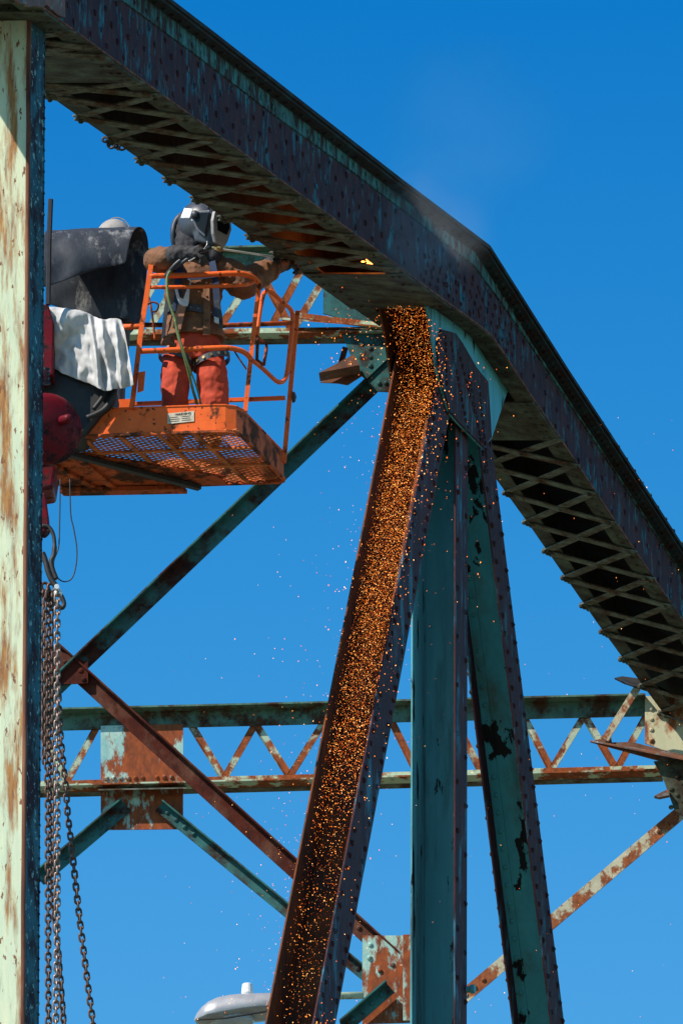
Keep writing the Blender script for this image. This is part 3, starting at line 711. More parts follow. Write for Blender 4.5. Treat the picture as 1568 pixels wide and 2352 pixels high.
# rotator and boom under cloth (dark), red drum
mb = MB()
mb.prism([P(u, v, YF - .02) for u, v in ((60, 760), (150, 770), (255, 860), (268, 895), (262, 930), (235, 950), (190, 1005), (130, 1000), (60, 1000))], SN * .30)
b_ = mb.build('boom_head', M['black_steel'], lift, bevel=.03)
mb = MB(); mb.tube(curve(rl((252, 850, YF - .03), (262, 870, YF - .04), (262, 905, YF - .06), (240, 940, YF - .06), (200, 960, YF - .06)), 6), .02, 8); mb.tube(curve(rl((235, 850, YF - .02), (243, 875, YF - .04), (240, 905, YF - .06), (215, 940, YF - .06)), 6), .016, 8); mb.build('boom_hose', M['black_steel'], lift, smooth=True)
def dome(c, nrm, r, h, ex=1.0, rings=8, seg=36):
    nrm = nrm.normalized(); x = nrm.cross(Z).normalized(); y = x.cross(nrm)
    vs = []; fs = []
    for j in range(rings + 1):
        a = j / rings * math.pi / 2
        for k in range(seg):
            t = 2 * math.pi * k / seg; vs.append(c + (x * math.cos(t) + y * math.sin(t) * ex) * r * math.cos(a) + nrm * h * math.sin(a))
    o = len(vs)
    for k in range(seg):
        t = 2 * math.pi * k / seg; vs.append(c + (x * math.cos(t) + y * math.sin(t) * ex) * r - nrm * .12)
    for j in range(rings):
        for k in range(seg): fs.append((j * seg + k, j * seg + (k + 1) % seg, (j + 1) * seg + (k + 1) % seg, (j + 1) * seg + k))
    for k in range(seg): fs.append((k, (k + 1) % seg, o + (k + 1) % seg, o + k))
    return vs, fs
mb = MB(); mb.add(*dome(P(110, 985, YF - .35), Vector((.45, -1, -.25)), 84 * PX * .98, .09, .99)); dr = mb.build('drum_cover', M['red'], lift, smooth=True)
mb = MB(); mb.add(*dome(P(157, 962, YF - .46), Vector((.7, -1, -.2)), .035, .03, 1, 4, 14)); mb.build('cover_bolt', M['red'], lift, smooth=True)
mb = MB(); mb.prism([P(u, v, YF - .2) for u, v in ((60, 690), (112, 700), (124, 740), (122, 860), (60, 880))], SN * .25); mb.build('boom_bracket', M['red'], lift, bevel=.01)
mb = MB(); mb.prism([P(u, v, YF - .1) for u, v in ((60, 1050), (118, 1040), (128, 1078), (122, 1120), (60, 1130))], SN * .3); mb.build('lower_pivot', M['red'], lift, bevel=.02)
mb = MB(); mb.tube(rl((111, 700, YF - .25), (113, 560, YF - .25), (117, 458, YF - .25)), .018, 6); mb.build('mast_rod', M['black_steel'], lift)
mb = MB(); mb.tube(curve(rl((336, 662, YF + .3), (346, 700, YF + .3), (352, 740, YF + .3), (356, 780, YF + .3))), .008, 6); mb.tube(curve(rl((338, 700, YF + .25), (352, 694, YF + .25), (364, 700, YF + .25), (360, 714, YF + .25), (350, 716, YF + .25)), 5), .007, 6); mb.build('hanger_hook', M['orange_worn'], lift, smooth=True)

# ------------------------------------------------------------ rubber mat over the rail
def mat_rows():
    # cross-section at the right end: near flap bottom -> over the top -> far flap bottom (u, v, depth)
    right = [(290, 601, -.16), (293, 583, -.165), (297, 564, -.165), (301, 548, -.16), (305, 535, -.14), (311, 526, -.10), (318, 521, -.05), (325, 520.5, .0), (333, 527, .06), (339, 543, .10), (342, 560, .13), (342, 580, .15), (339, 620, .17), (335, 660, .18), (331, 705, .19), (327, 752, .19)]
    left = [(92, 660, -.16), (92, 640, -.165), (93, 618, -.165), (94, 598, -.16), (96, 570, -.14), (99, 548, -.10), (103, 534, -.05), (108, 529, .0), (114, 531, .06), (118, 545, .10), (119, 565, .13), (119, 590, .15), (117, 620, .17), (114, 650, .18), (112, 680, .19), (110, 700, .19)]
    rows = []
    nn = 26
    for i, (r_, l_) in enumerate(zip(right, left)):
        row = []
        for k in range(nn + 1):
            t = k / nn
            u = l_[0] + (r_[0] - l_[0]) * t; v = l_[1] + (r_[1] - l_[1]) * t; d = l_[2] + (r_[2] - l_[2]) * t
            nz = noise.noise(Vector((u * .02, v * .02, 1.3)))
            if i == 0: v += 3 * math.sin(t * 7) + 5 * nz
            if i >= len(right) - 1: v += 8 * math.sin(t * 3.1) ** 2 * (1 - t) + (-10 if .72 < t < .9 else 0) + 3 * nz
            v += nz * 2.0 * (1 if 6 <= i <= 8 else 0)
            row.append(P(u + 1.5 * nz, v, BY + .52 + d + .03 * nz))
        rows.append(row)
    return rows
mb = MB(); mb.grid(mat_rows()); mat_o = mb.build('rubber_mat', M['rubber'], smooth=True)
sm_ = mat_o.modifiers.new('solid', 'SOLIDIFY'); sm_.thickness = .010; sm_.offset = 0
ss = mat_o.modifiers.new('sub', 'SUBSURF'); ss.levels = 2; ss.render_levels = 2
tag(mat_o, 'thick scuffed black rubber mat folded over the rail left of the worker', 'rubber mat')
# ------------------------------------------------------------ white cloth
rows = []
top = [(92, 700), (118, 703), (150, 706), (178, 710), (200, 716), (222, 727), (236, 733), (252, 730), (268, 729), (279, 734), (284, 748)]
bot = [(92, 836), (118, 842), (140, 856), (165, 866), (190, 876), (222, 889), (240, 898), (247, 899), (262, 893), (285, 893), (308, 884)]
for j in range(29):
    t = j / 28
    row = []
    for k in range(61):
        s = k / 60 * 10; i = min(9, int(s)); f = s - i
        tu = top[i][0] + (top[i + 1][0] - top[i][0]) * f; tv = top[i][1] + (top[i + 1][1] - top[i][1]) * f
        bu = bot[i][0] + (bot[i + 1][0] - bot[i][0]) * f; bv = bot[i][1] + (bot[i + 1][1] - bot[i][1]) * f
        u = tu + (bu - tu) * t; v = tv + (bv - tv) * t
        fold = 0
        if u > 205: fold = (.030 * math.sin((u - 215 - 22 * t) * .24 + 2.2 * noise.noise(Vector((u * .03, t * 1.3, 5)))) + .03 * noise.noise(Vector((u * .11 - t * 2, t * .8, 2)))) * min(1, t * 4 + .3)
        d = -.12 - .06 * (1 - math.exp(-t * 7)) + fold + .055 * noise.noise(Vector((u * .025 + t, v * .014, 3.3))) + .02 * noise.noise(Vector((u * .07, v * .06, 9.1)))
        if u <= 225: d += .16 * max(0, t - .22) * min(1, (225 - u) / 20) + .02 * math.sin(t * 5.0 + u * .03)
        vv = v + 2.5 * noise.noise(Vector((u * .1, t * 2, 0)))
        row.append(P(u, vv, YF + d))
    rows.append(row)
# turn the cloth back over the top
back = [[p + Vector((0, .16, -.01)) + Z * (.0) for p in rows[0]], [p + Vector((0, .07, .018)) for p in rows[0]]]
mb = MB(); mb.grid(back + rows); cl = mb.build('draped_cloth', M['cloth'], smooth=True)
sm_ = cl.modifiers.new('solid', 'SOLIDIFY'); sm_.thickness = .004
sm_ = cl.modifiers.new('sub', 'SUBSURF'); sm_.levels = 1; sm_.render_levels = 1
tag(cl, 'dirty white canvas cloth draped below the black rubber mat', 'cloth')

# ------------------------------------------------------------ soft bodies helper
def soft(o, vox=.012, smooth=4, disp=.012, size=.09, seedo=None):
    m = o.modifiers.new('remesh', 'REMESH'); m.mode = 'VOXEL'; m.voxel_size = vox; m.use_smooth_shade = True
    if smooth:
        m = o.modifiers.new('smooth', 'SMOOTH'); m.factor = .5; m.iterations = smooth
    if disp:
        t = bpy.data.textures.new(o.name + '_folds', 'CLOUDS'); t.noise_scale = size; t.noise_depth = 2
        m = o.modifiers.new('folds', 'DISPLACE'); m.texture = t; m.strength = disp * 2; m.mid_level = .5; m.texture_coords = 'LOCAL'
def limb(mb, pts, seg=14):
    """pts = (point, radius); rounded chain"""
    c = [p for p, r in pts]; rr = [r for p, r in pts]
    mb.tube(c, rr, seg)
    mb.ell(c[0], rr[0], rr[0], rr[0], 14, 8); mb.ell(c[-1], rr[-1], rr[-1], rr[-1], 14, 8)
    for p, r in pts[1:-1]: mb.ell(p, r, r, r, 14, 8)
def stack(mb, lv, seg=28):
    """elliptical rings (centre, rx, ry)"""
    vs = []; m = len(lv)
    for c, rx, ry in lv:
        for k in range(seg):
            t = 2 * math.pi * k / seg; vs.append(c + Vector((rx * math.cos(t), ry * math.sin(t), 0)))
    fs = [(i * seg + k, i * seg + (k + 1) % seg, (i + 1) * seg + (k + 1) % seg, (i + 1) * seg + k) for i in range(m - 1) for k in range(seg)]
    fs.append(tuple(range(seg))); fs.append(tuple(range((m - 1) * seg, m * seg)))
    mb.add(vs, fs)
PY = -1.56
def H(u, v, d=0.0): return P(u, v, PY + d)
def r(px): return px * PX
def HF(u, h, d=0.0):
    p = H(u, 1000, d); return Vector((p.x, p.y, zf + h))
# ------------------------------------------------------------ the torch worker
mb = MB()
mb.ell(H(462, 520, -.02), .085, .10, .125)                     # head
mb.ell(H(478, 528, -.10), .02, .03, .02)                        # nose
limb(mb, [(H(458, 545), .06), (H(452, 590), .065)])
stack(mb, [(H(450, 590), .08, .07), (H(449, 606), .18, .10), (H(448, 650), .17, .115), (H(447, 720), .145, .105), (H(447, 775), .155, .11), (H(447, 800), .15, .11)])
RS, RE, RW = H(408, 607), H(357, 597, -.24), H(402, 590, -.42)
LS, LE, LW = H(497, 607), H(560, 652, .02), H(628, 613, .34)
limb(mb, [(RS, .06), (RE, .045), (RW, .034)]); limb(mb, [(LS, .06), (LE, .045), (LW, .034)])
limb(mb, [(H(412, 800), .09), (H(405, 900), .075), (HF(404, .14, .02), .06), (HF(404, .11, .02), .045)])
limb(mb, [(H(480, 800), .09), (H(488, 900), .075), (HF(490, .14, .02), .06), (HF(490, .11, .02), .045)])
person = mb.build('person', M['skin'], base=(H(450, 1040).x, H(450, 1040).y, zf + .02)); soft(person, .014, 4, 0)
tag(person, 'worker in black welding helmet, brown leather jacket and orange red trousers reaching to the chord', 'person')
def gathered(pts, amp, stepn):
    out = []
    for (p0, r0), (p1, r1) in zip(pts, pts[1:]):
        for k in range(stepn):
            t = k / stepn; out.append((p0.lerp(p1, t) + Vector((random.uniform(-.006, .006), 0, random.uniform(-.008, .008))), (r0 + (r1 - r0) * t) * (1 + amp * (1 if k % 2 else -1) * random.uniform(.5, 1.2))))
    out.append(pts[-1]); return out
# jacket
mb = MB()
stack(mb, [(H(452, 578), .075, .07), (H(450, 590), .11, .09), (H(448, 602), .19, .125), (H(446, 640), .203, .15), (H(444, 680), .200, .15), (H(444, 708), .190, .145), (H(444, 722), .178, .138), (H(444, 736), .186, .142), (H(444, 755), .202, .155), (H(446, 772), .213, .165), (H(447, 782), .216, .168)])
limb(mb, gathered([(RS + Vector((.03, 0, -.02)), .095), (lerp(RS, RE, .5), .09), (RE, .094), (lerp(RE, RW, .6), .08)], .08, 3))
mid = lerp(LS, LE, .55)
limb(mb, gathered([(LS + Vector((-.03, 0, -.03)), .095), (mid, .10), (LE + Vector((0, 0, -.01)), .105), (lerp(LE, LW, .45), .088), (lerp(LE, LW, .92), .072)], .11, 4))
# sleeve gathers
for k, t in enumerate((.2, .42, .62, .82)):
    c = lerp(LE, LW, t); mb.ell(c + Vector((0, 0, .01 * (-1) ** k)), .055, .075, .10 - .012 * k)
jk = mb.build('jacket', M['jacket'], person); soft(jk, .008, 2, .012, .05)
# jacket placket + snaps
mb = MB(); mb.prism([H(u, v, d) for u, v, d in ((466, 640, -.152), (482, 640, -.150), (485, 700, -.145), (483, 770, -.168), (466, 770, -.17), (468, 700, -.148))], Vector((0, -.006, 0)))
for v in (650, 680, 708, 735, 757): mb.rivet(H(475, v, -.172 if v > 720 else -.163), Vector((0, -1, 0)), .009, .006)
mb.build('jacket_placket', M['jacket'], person, bevel=.004)
# trousers
mb = MB()
stack(mb, [(H(447, 765), .165, .12), (H(447, 790), .18, .135), (H(447, 815), .185, .135), (H(447, 835), .18, .125)])
limb(mb, [(H(413, 815), .105), (H(404, 870, -.02), .105), (H(402, 920, -.03), .098), (H(402, 960), .09), (HF(403, .17), .082)])
limb(mb, [(H(481, 815), .105), (H(488, 870, -.03), .11), (H(492, 920, -.03), .102), (H(491, 960), .094), (HF(491, .17), .084)])
tr = mb.build('trousers', M['trousers'], person); soft(tr, .010, 2, .017, .09)
# boots
for u in (403, 491):
    mb = MB(); c = HF(u, .075, -.02); mb.ell(c + Vector((0, -.05, .0)), .06, .15, .055); limb(mb, [(c + Vector((0, .02, .02)), .055), (c + Vector((0, .02, .10)), .055)])
    bo = mb.build('boot', M['black_steel'], person); soft(bo, .012, 3, 0)
# belt and straps
def ring(c, rx, ry, w_, th=.006, seg=40, tilt=0):
    mb_ = MB(); vs = []; 
    for k in range(seg):
        t = 2 * math.pi * k / seg
        for (e, h) in ((0, -w_ / 2), (th, -w_ / 2), (th, w_ / 2), (0, w_ / 2)):
            vs.append(c + Vector(((rx + e) * math.cos(t), (ry + e) * math.sin(t), h + tilt * math.cos(t) * rx)))
    fs = []
    for k in range(seg):
        a = k * 4; b = ((k + 1) % seg) * 4
        for j in range(4): fs.append((a + j, a + (j + 1) % 4, b + (j + 1) % 4, b + j))
    mb_.add(vs, fs); return mb_
bl = ring(H(444, 727), .197, .158, .055, tilt=-.16)
blt = bl.build('tool_belt', M['belt'], person)
mb = MB()
for k in range(9):
    t = R(-150 + 14 * k); c = H(444, 727) + Vector((.205 * math.cos(t), .163 * math.sin(t), -.18 * math.cos(t) * .193)); mb.rivet(c, Vector((math.cos(t), math.sin(t), 0)), .004, .003)
mb.prism([H(492, 728, -.172), H(503, 732, -.168), H(503, 745, -.168), H(492, 741, -.172)], Vector((0, -.01, 0)))
mb.build('belt_fittings', M['steel'], blt)
for (u, v, rx, til, nm) in ((406, 827, .120, -.35, 'l'), (486, 832, .122, .33, 'r')):
    c = H(u, v, -.02); s_ = ring(c, rx, rx + .012, .045, tilt=til).build('leg_strap', M['belt'], person)
    mb = MB()
    for k in range(7):
        t = R(-160 + 23 * k); q = c + Vector(((rx + .008) * math.cos(t), (rx + .02) * math.sin(t), til * math.cos(t) * rx)); nn_ = Vector((math.cos(t), math.sin(t), 0))
        mb = MB(); mb.tube([q, q + nn_ * .006], .011, 10); mb.build('grommet', M['brass'], s_)
def strap(pts, wpx, m, name, th=.006):
    mb_ = MB(); rows_ = []
    pts = [Vector((a, b, c)) for a, b, c in pts]; pts = curve(pts, 5)
    for i, p in enumerate(pts):
        d = (pts[min(i + 1, len(pts) - 1)] - pts[max(i - 1, 0)]); n2 = Vector((-d.y, d.x)).normalized() * wpx / 2
        rows_.append([H(p.x - n2.x, p.y - n2.y, p.z), H(p.x + n2.x, p.y + n2.y, p.z)])
    mb_.grid(rows_); o_ = mb_.build(name, m, person); s__ = o_.modifiers.new('s', 'SOLIDIFY'); s__.thickness = th; s__.offset = 0; return o_
strap([(404, 600, -.13), (410, 640, -.17), (408, 690, -.172), (402, 715, -.168)], 17, M['web_blue'], 'harness_strap')
strap([(487, 600, -.13), (494, 640, -.155), (498, 690, -.15), (500, 718, -.148), (503, 740, -.15)], 15, M['web_blue'], 'harness_strap')
strap([(403, 628, -.178), (440, 636, -.182), (495, 630, -.17)], 14, M['web_blue'], 'harness_strap')
strap([(385, 690, -.12), (379, 730, -.12), (376, 770, -.10), (374, 795, -.1)], 9, M['belt'], 'harness_strap')
strap([(497, 690, -.16), (500, 700, -.16), (506, 730, -.15), (507, 755, -.13)], 11, M['belt'], 'harness_strap')
# pouch of brown gloves at the hip
mb = MB()
for i in range(9): 
    a = random.uniform(372, 402); b = random.uniform(768, 795); mb.ell(H(a, b, -.17 + random.uniform(-.03, .03)), .025, .02, .018)
pg_ = mb.build('hip_pouch', M['jacket'], person); soft(pg_, .008, 1, .01, .02)
# lanyard hook with tan strap
mb = MB()
mb.prism([H(u, v, -.205) for u, v in ((402, 665), (408, 664), (413, 684), (421, 688), (427, 672), (432, 660), (436, 664), (434, 694), (431, 704), (420, 704), (412, 698), (406, 684))], Vector((0, -.012, 0)))
mb.tube(curve([H(431, 664, -.212), H(437, 652, -.212), (H(436, 643, -.212)), H(431, 641, -.212)], 5), .005, 6)
for u, v in ((413, 690), (427, 687), (422, 694)): mb.rivet(H(u, v, -.217), Vector((0, -1, 0)), .009, .006)
mb.build('snap_hook', M['steel'], person, bevel=.002)
strap([(419, 700, -.20), (414, 720, -.205), (406, 755, -.20)], 19, M['tan'], 'lanyard_strap', .012)
# gloves with fingers
def glove(wr, palm, tipdir, up, side, curl, name='glove', rad=.045, cuff=None):
    """wr wrist point, palm centre, tipdir finger direction, side thumb side"""
    mb = MB()
    if cuff is not None: limb(mb, [(cuff, rad * 1.45), (lerp(cuff, wr, .5), rad * 1.25), (wr, rad * 1.0)])
    limb(mb, [(wr, rad * .9), (palm, rad * .95)])
    acr = tipdir.cross(up).normalized()
    fl = [.070, .080, .076, .060]
    for i in range(4):
        b0 = palm + tipdir * .03 + acr * (i - 1.5) * .023
        p1 = b0 + (tipdir * .8 + up * -curl * .4).normalized() * fl[i] * .55
        p2 = p1 + (tipdir * .3 - up * curl).normalized() * fl[i] * .45
        p3 = p2 + (-tipdir * .4 - up * curl).normalized() * fl[i] * .3
        limb(mb, [(b0 - tipdir * .02, .0145), (b0, .0145), (p1, .0135), (p2, .012), (p3, .011)], 9)
    th0 = palm - tipdir * .01 + side * .03; th1 = th0 + (side * .5 + tipdir).normalized() * .04; th2 = th1 + (tipdir - up * .6).normalized() * .032
    limb(mb, [(th0, .018), (th1, .015), (th2, .013)], 9)
    o_ = mb.build(name, M['glove'], person); soft(o_, .006, 2, .006, .03); return o_
# right hand by the chin holding the torch handle
RH = H(452, 581, -.47)
glove(H(436, 582, -.45), H(448, 582, -.47), Vector((.9, -.25, -.25)).normalized(), Vector((.2, -.5, .85)).normalized(), Vector((0, -.4, .9)), 1.0, cuff=H(402, 586, -.40), rad=.050)
glove(H(646, 610, .40), H(658, 606, .44), Vector((.93, .35, .0)).normalized(), Vector((.0, -.35, .93)).normalized(), Vector((0, -.8, .5)), .5, cuff=H(624, 612, .31), rad=.050)
# hood cloth under the helmet
mb = MB(); limb(mb, [(H(436, 515, .03), .10), (H(430, 545, .02), .085), (H(434, 570, .0), .10)]); mb.ell(H(448, 590, -.05), .15, .13, .05); mb.ell(H(490, 588, -.08), .06, .07, .075)
hd = mb.build('neck_hood', M['bib'], person); soft(hd, .010, 2, .014, .05)
# helmet: shell and jaw turned to the right
Fd = Vector((.80, -.60, -.10)).normalized(); Sd = Fd.cross(Z).normalized(); Ud = Sd.cross(Fd).normalized()   # face, right-hand side, up
if Sd.y > 0: Sd = -Sd
hc = H(461, 517, -.03)
rotm = Matrix((Fd, Sd, Ud)).transposed()
mb = MB()
mb.ell(hc + Ud * .01, .165, .140, .162, 32, 20, rotm)
vs_ = []
def hp(f, s, u_): return hc + Fd * f + Sd * s + Ud * u_
jaw = [hp(-.01, .130, .05), hp(-.01, -.130, .05), hp(.155, -.10, .05), hp(.19, -.07, .02), hp(.19, .07, .02), hp(.155, .10, .05)]
jb = [hp(.04, .105, -.16), hp(.04, -.105, -.16), hp(.13, -.07, -.185), hp(.165, -.045, -.19), hp(.165, .045, -.19), hp(.13, .07, -.185)]
n_ = 6
mb.add(jaw + jb, [tuple(range(6)), tuple(range(11, 5, -1))] + [(i, i + 6, (i + 1) % 6 + 6, (i + 1) % 6) for i in range(6)])
hel = mb.build('welding_helmet', M['helmet'], person); soft(hel, .009, 5, 0)
# crest ridges
mb = MB()
for s_ in (.03, -.03, .075):
    pp = []
    for k in range(12):
        a = R(150 - k * 11); rr_ = math.sqrt(max(0.01, 1 - (s_ / .135) ** 2)); pp.append(hc + Ud * .012 + Fd * .166 * rr_ * math.cos(a) + Ud * .161 * rr_ * math.sin(a) + Sd * s_)
    mb.tube(pp, .006, 6)
mb.build('helmet_ridges', M['helmet'], hel, smooth=True)
def hq(u, v, d): return H(u, v, d)
mb = MB(); mb.add(*dome(H(448, 492, -.19), Vector((-.1, -1, .1)), .030, .022, 1, 4, 18)); mb.build('adjust_knob', M['belt'], hel, smooth=True)
# white patch: follow the ellipsoid
def onhel(u, v, lift_=.004):
    d = ray(u, v); o_ = CAMP; c = hc + Ud * .01
    def loc(x): return Vector((x.dot(Fd) / (.165 + lift_), x.dot(Sd) / (.135 + lift_), x.dot(Ud) / (.160 + lift_)))
    a_ = loc(o_ - c); b_ = loc(d); A_ = b_.dot(b_); B_ = 2 * a_.dot(b_); C_ = a_.dot(a_) - 1; D2 = B_ * B_ - 4 * A_ * C_
    if D2 < 0: return H(u, v, -.1)
    return o_ + d * ((-B_ - math.sqrt(D2)) / (2 * A_))
def patch(uvs_rows, m, name, parent, th=.004):
    mb_ = MB(); mb_.grid(uvs_rows); o_ = mb_.build(name, m, parent, smooth=True); s__ = o_.modifiers.new('s', 'SOLIDIFY'); s__.thickness = th; s__.offset = 0; return o_
def prow(q, nu=8, nv=6, f=onhel, lift_=.004):
    (a, b, c, d) = q   # tl tr br bl
    return [[f(*( (Vector(a).lerp(Vector(b), i / nu)).lerp(Vector(d).lerp(Vector(c), i / nu), j / nv) ), lift_) for i in range(nu + 1)] for j in range(nv + 1)]
patch(prow(((424, 478), (443, 480), (436, 502), (415, 501)), lift_=.005), M['white'], 'reflective_patch', hel)
patch(prow(((440, 504), (461, 507), (461, 509.3), (440, 506.5)), lift_=.006), M['white'], 'side_marking', hel, .002)
patch(prow(((447, 510), (452, 510.5), (452, 512.5), (447, 512)), lift_=.006), M['white'], 'side_marking', hel, .002)
# front visor block (grey frame + dark glass) and dark side window
def bpt(f, s, u_): return hc + Fd * f + Sd * s + Ud * u_
# visor plane normal Fd, corners
def plate4(cs, th, nrm): 
    m_ = MB(); m_.prism(cs, nrm * th); return m_
fr_ = [bpt(.168, -.085, .045), bpt(.168, .095, .045), bpt(.172, .11, -.03), bpt(.165, .085, -.12), bpt(.165, .05, -.175), bpt(.165, -.05, -.175), bpt(.165, -.08, -.12), bpt(.172, -.10, -.03)]
plate4(fr_, .028, Fd).build('visor_frame', M['frame_grey'], hel, bevel=.008)
gl = [bpt(.197, -.055, .020), bpt(.197, .058, .020), bpt(.200, .068, -.03), bpt(.196, .050, -.085), bpt(.196, -.050, -.085), bpt(.200, -.066, -.03)]
plate4(gl, .006, Fd).build('visor_glass', M['lens'], hel)
sdw = [bpt(.158, .108, .03), bpt(.09, .128, .03), bpt(.055, .134, -.015), bpt(.08, .126, -.07), bpt(.135, .106, -.12), bpt(.155, .100, -.05)]
sdf = [bpt(.160, .104, .048), bpt(.08, .126, .046), bpt(.035, .134, -.015), bpt(.065, .124, -.085), bpt(.13, .100, -.14), bpt(.157, .094, -.05)]
plate4(sdf, .007, Sd).build('side_window_frame', M['helmet'], hel, bevel=.003)
plate4(sdw, .010, Sd).build('side_window', M['lens'], hel)
mb = MB(); mb.tube(curve([H(428, 488, .0), H(410, 500, .0), H(401, 516, .0), H(398, 535, .0), H(400, 558, .02), H(408, 575, .04)], 10), [.019 + (.004 if k % 2 else -.002) for k in range(51)], 10)
mb.build('air_hose', M['belt'], hel, smooth=True)
# ------------------------------------------------------------ cutting torch
tip = H(657, 594, .42); base_ = H(506, 572, -.44)
torch = empty('cutting_torch', base_, 'long silver cutting torch with brass fitting held out towards the chord', 'torch')
mb = MB(); mb.tube([base_, tip], .0072, 8); mb.build('torch_tube', M['steel'], torch, smooth=True)
mb = MB(); d_ = (tip - base_).normalized(); mb.tube([base_ - d_ * .07, base_ - d_ * .035], .011, 8); mb.tube([base_ - d_ * .035, base_ - d_ * .02], .018, 6); mb.tube([base_ - d_ * .015, base_ + d_ * .01], .020, 6); mb.tube([H(487, 569, -.44), base_ - d_ * .06], .010, 8); mb.build('brass_fitting', M['brass'], torch)
mb = MB(); mb.tube(curve([H(476, 554, -.47), H(475, 563, -.47), H(468, 572, -.48), H(458, 584, -.49), H(445, 594, -.49), H(433, 600, -.49)], 6), .006, 6, flat=.5); mb.build('lever', M['steel'], torch, smooth=True)
mb = MB(); mb.tube([H(487, 569, -.44), H(465, 577, -.46), H(430, 595, -.46), H(400, 617, -.42)], .013, 8); mb.build('handle', M['belt'], torch, smooth=True)
mb = MB(); mb.tube(curve([H(415, 597, -.45), H(402, 608, -.44), H(392, 620, -.42), H(380, 634, -.38)], 6), .013, 8); mb.build('valve_body', M['belt'], torch, smooth=True)
mb = MB()
mb.tube(curve([H(392, 622, -.42), H(384, 640, -.42), H(386, 680, -.42), H(394, 710, -.41), H(403, 735, -.40), H(408, 765, -.38), H(418, 800, -.36), H(432, 850, -.3), H(443, 895, -.22), H(455, 940, -.1), HF(460, .03, -.02)], 6), .0105, 8)
o = mb.build('gas_hose', M['hose'], smooth=True); tag(o, 'green gas hose hanging from the torch down the front of the worker', 'hose')
mb = MB(); mb.tube(curve([H(402, 735, -.415), H(411, 770, -.40), H(425, 815, -.37), H(437, 850, -.33), H(452, 890, -.26), H(462, 935, -.15), HF(466, .03, -.04)], 6), .007, 8)
o = mb.build('gas_hose', M['hose'], smooth=True); tag(o, 'thinner grey green hose beside the thick gas hose', 'hose')
# ------------------------------------------------------------ hooded person behind the mat
mb = MB(); G = lambda u, v, d=0: P(u, v, -1.02 + d)
mb.ell(G(264, 552), .08, .09, .11); limb(mb, [(G(264, 550), .05), (G(264, 590), .055)])
stack(mb, [(G(264, 582), .08, .07), (G(264, 598), .15, .10), (G(264, 660), .15, .11), (G(262, 760), .14, .10)])
limb(mb, [(G(232, 605), .05), (G(228, 680), .045), (G(235, 740), .04)]); limb(mb, [(G(296, 605), .05), (G(300, 680), .045), (G(290, 735), .04)])
limb(mb, [(G(245, 770), .075), (G(245, 880), .055), (G(245, 955), .045)]); limb(mb, [(G(275, 770), .075), (G(272, 880), .055), (G(270, 955), .045)])
p2 = mb.build('person', M['belt'], base=(G(264, 1000).x, G(264, 1000).y, zf + .02)); soft(p2, .014, 4, 0)
tag(p2, 'second worker hidden behind the black rubber mat, only a beige rounded hood top showing', 'person')
mb = MB(); mb.ell(G(262, 557, -.01), .135, .14, .17, 28, 16); hd2 = mb.build('hood', M['hood'], p2, smooth=True)
mb = MB(); pp = [G(262, 557, -.01) + Vector((.136 * math.cos(R(a)) * .8 + .02, -.05, .168 * math.sin(R(a)))) for a in range(20, 165, 12)]; mb.tube(pp, .004, 6); mb.build('hood_seam', M['hood'], hd2)

# ------------------------------------------------------------ chains
CY = -2.6
def link_mesh():
    mb_ = MB(); pts = []
    a, b = .0165, .030
    for k in range(20):
        t = 2 * math.pi * k / 20; x = a * math.cos(t); z = a * math.sin(t) + (b - a) * (1 if math.sin(t) > 0 else -1) * min(1, abs(math.sin(t)) * 4)
        pts.append(Vector((x, 0, z)))
    mb_.tube(pts, .0078, 7, closed=True, ref=Vector((0, 1, 0))); return mb_
lm = {}
for key in ('chain', 'chain_bright'):
    o = link_mesh().build('link', M[key], base=(0, 0, 0), smooth=True); lm[key] = o
def chain(path, label, key='chain', tw=0.0, yy=CY):
    pts = curve([P(u, v, yy) for u, v in path], 12)
    ln = [0]
    for a, b in zip(pts, pts[1:]): ln.append(ln[-1] + (b - a).length)
    root = empty('chain', pts[-1], label, 'chain', 'chains hanging beside the near post')
    pitch = .046; n = int(ln[-1] / pitch)
    for i in range(n):
        d = (i + .5) * pitch; j = max(0, min(len(pts) - 2, bisect.bisect_right(ln, d) - 1)); t = (d - ln[j]) / (ln[j + 1] - ln[j])
        p = pts[j].lerp(pts[j + 1], t); dr_ = (pts[j + 1] - pts[j]).normalized()
        o = lm[key].copy(); col.objects.link(o); o.parent = root
        q = (-dr_).to_track_quat('Z', 'Y').to_matrix().to_4x4() @ Matrix.Rotation(tw + (math.pi / 2 if i % 2 else 0) + random.uniform(-.16, .16), 4, 'Z')
        q.translation = p - WL[root.name]; o.matrix_local = q
    return root
chain([(106, 1360), (107, 1480), (108.5, 1628), (109, 1750), (110.6, 1860), (111, 2100), (112, 2380)], 'rusty chain nearest to the post, hanging straight', 'chain', .2)
chain([(132, 1352), (132, 1480), (132, 1600), (131, 1720), (132, 1861), (132, 2113), (130, 2250), (128, 2380)], 'brighter steel chain hanging straight, second from the post', 'chain_bright', .1, CY - .1)
chain([(134, 1580), (139, 1686), (151, 1804), (156, 1870), (165, 1945), (182, 2099), (201, 2253), (218, 2380)], 'dark chain slanting away to the lower right, clear of the others', 'chain', .15, CY - .02)
chain([(118, 1385), (118, 1500), (119, 1640), (120, 1800), (121, 1945), (124, 2085), (135, 2190), (149, 2380)], 'dark brown chain behind, kinking outward near the bottom', 'chain', .5, CY + .18)
chain([(104, 1378), (101, 1450), (101, 1560), (102, 1690), (103, 1760)], 'short length of chain half hidden against the post', 'chain', .9, CY + .25)
for o in lm.values(): bpy.data.objects.remove(o)
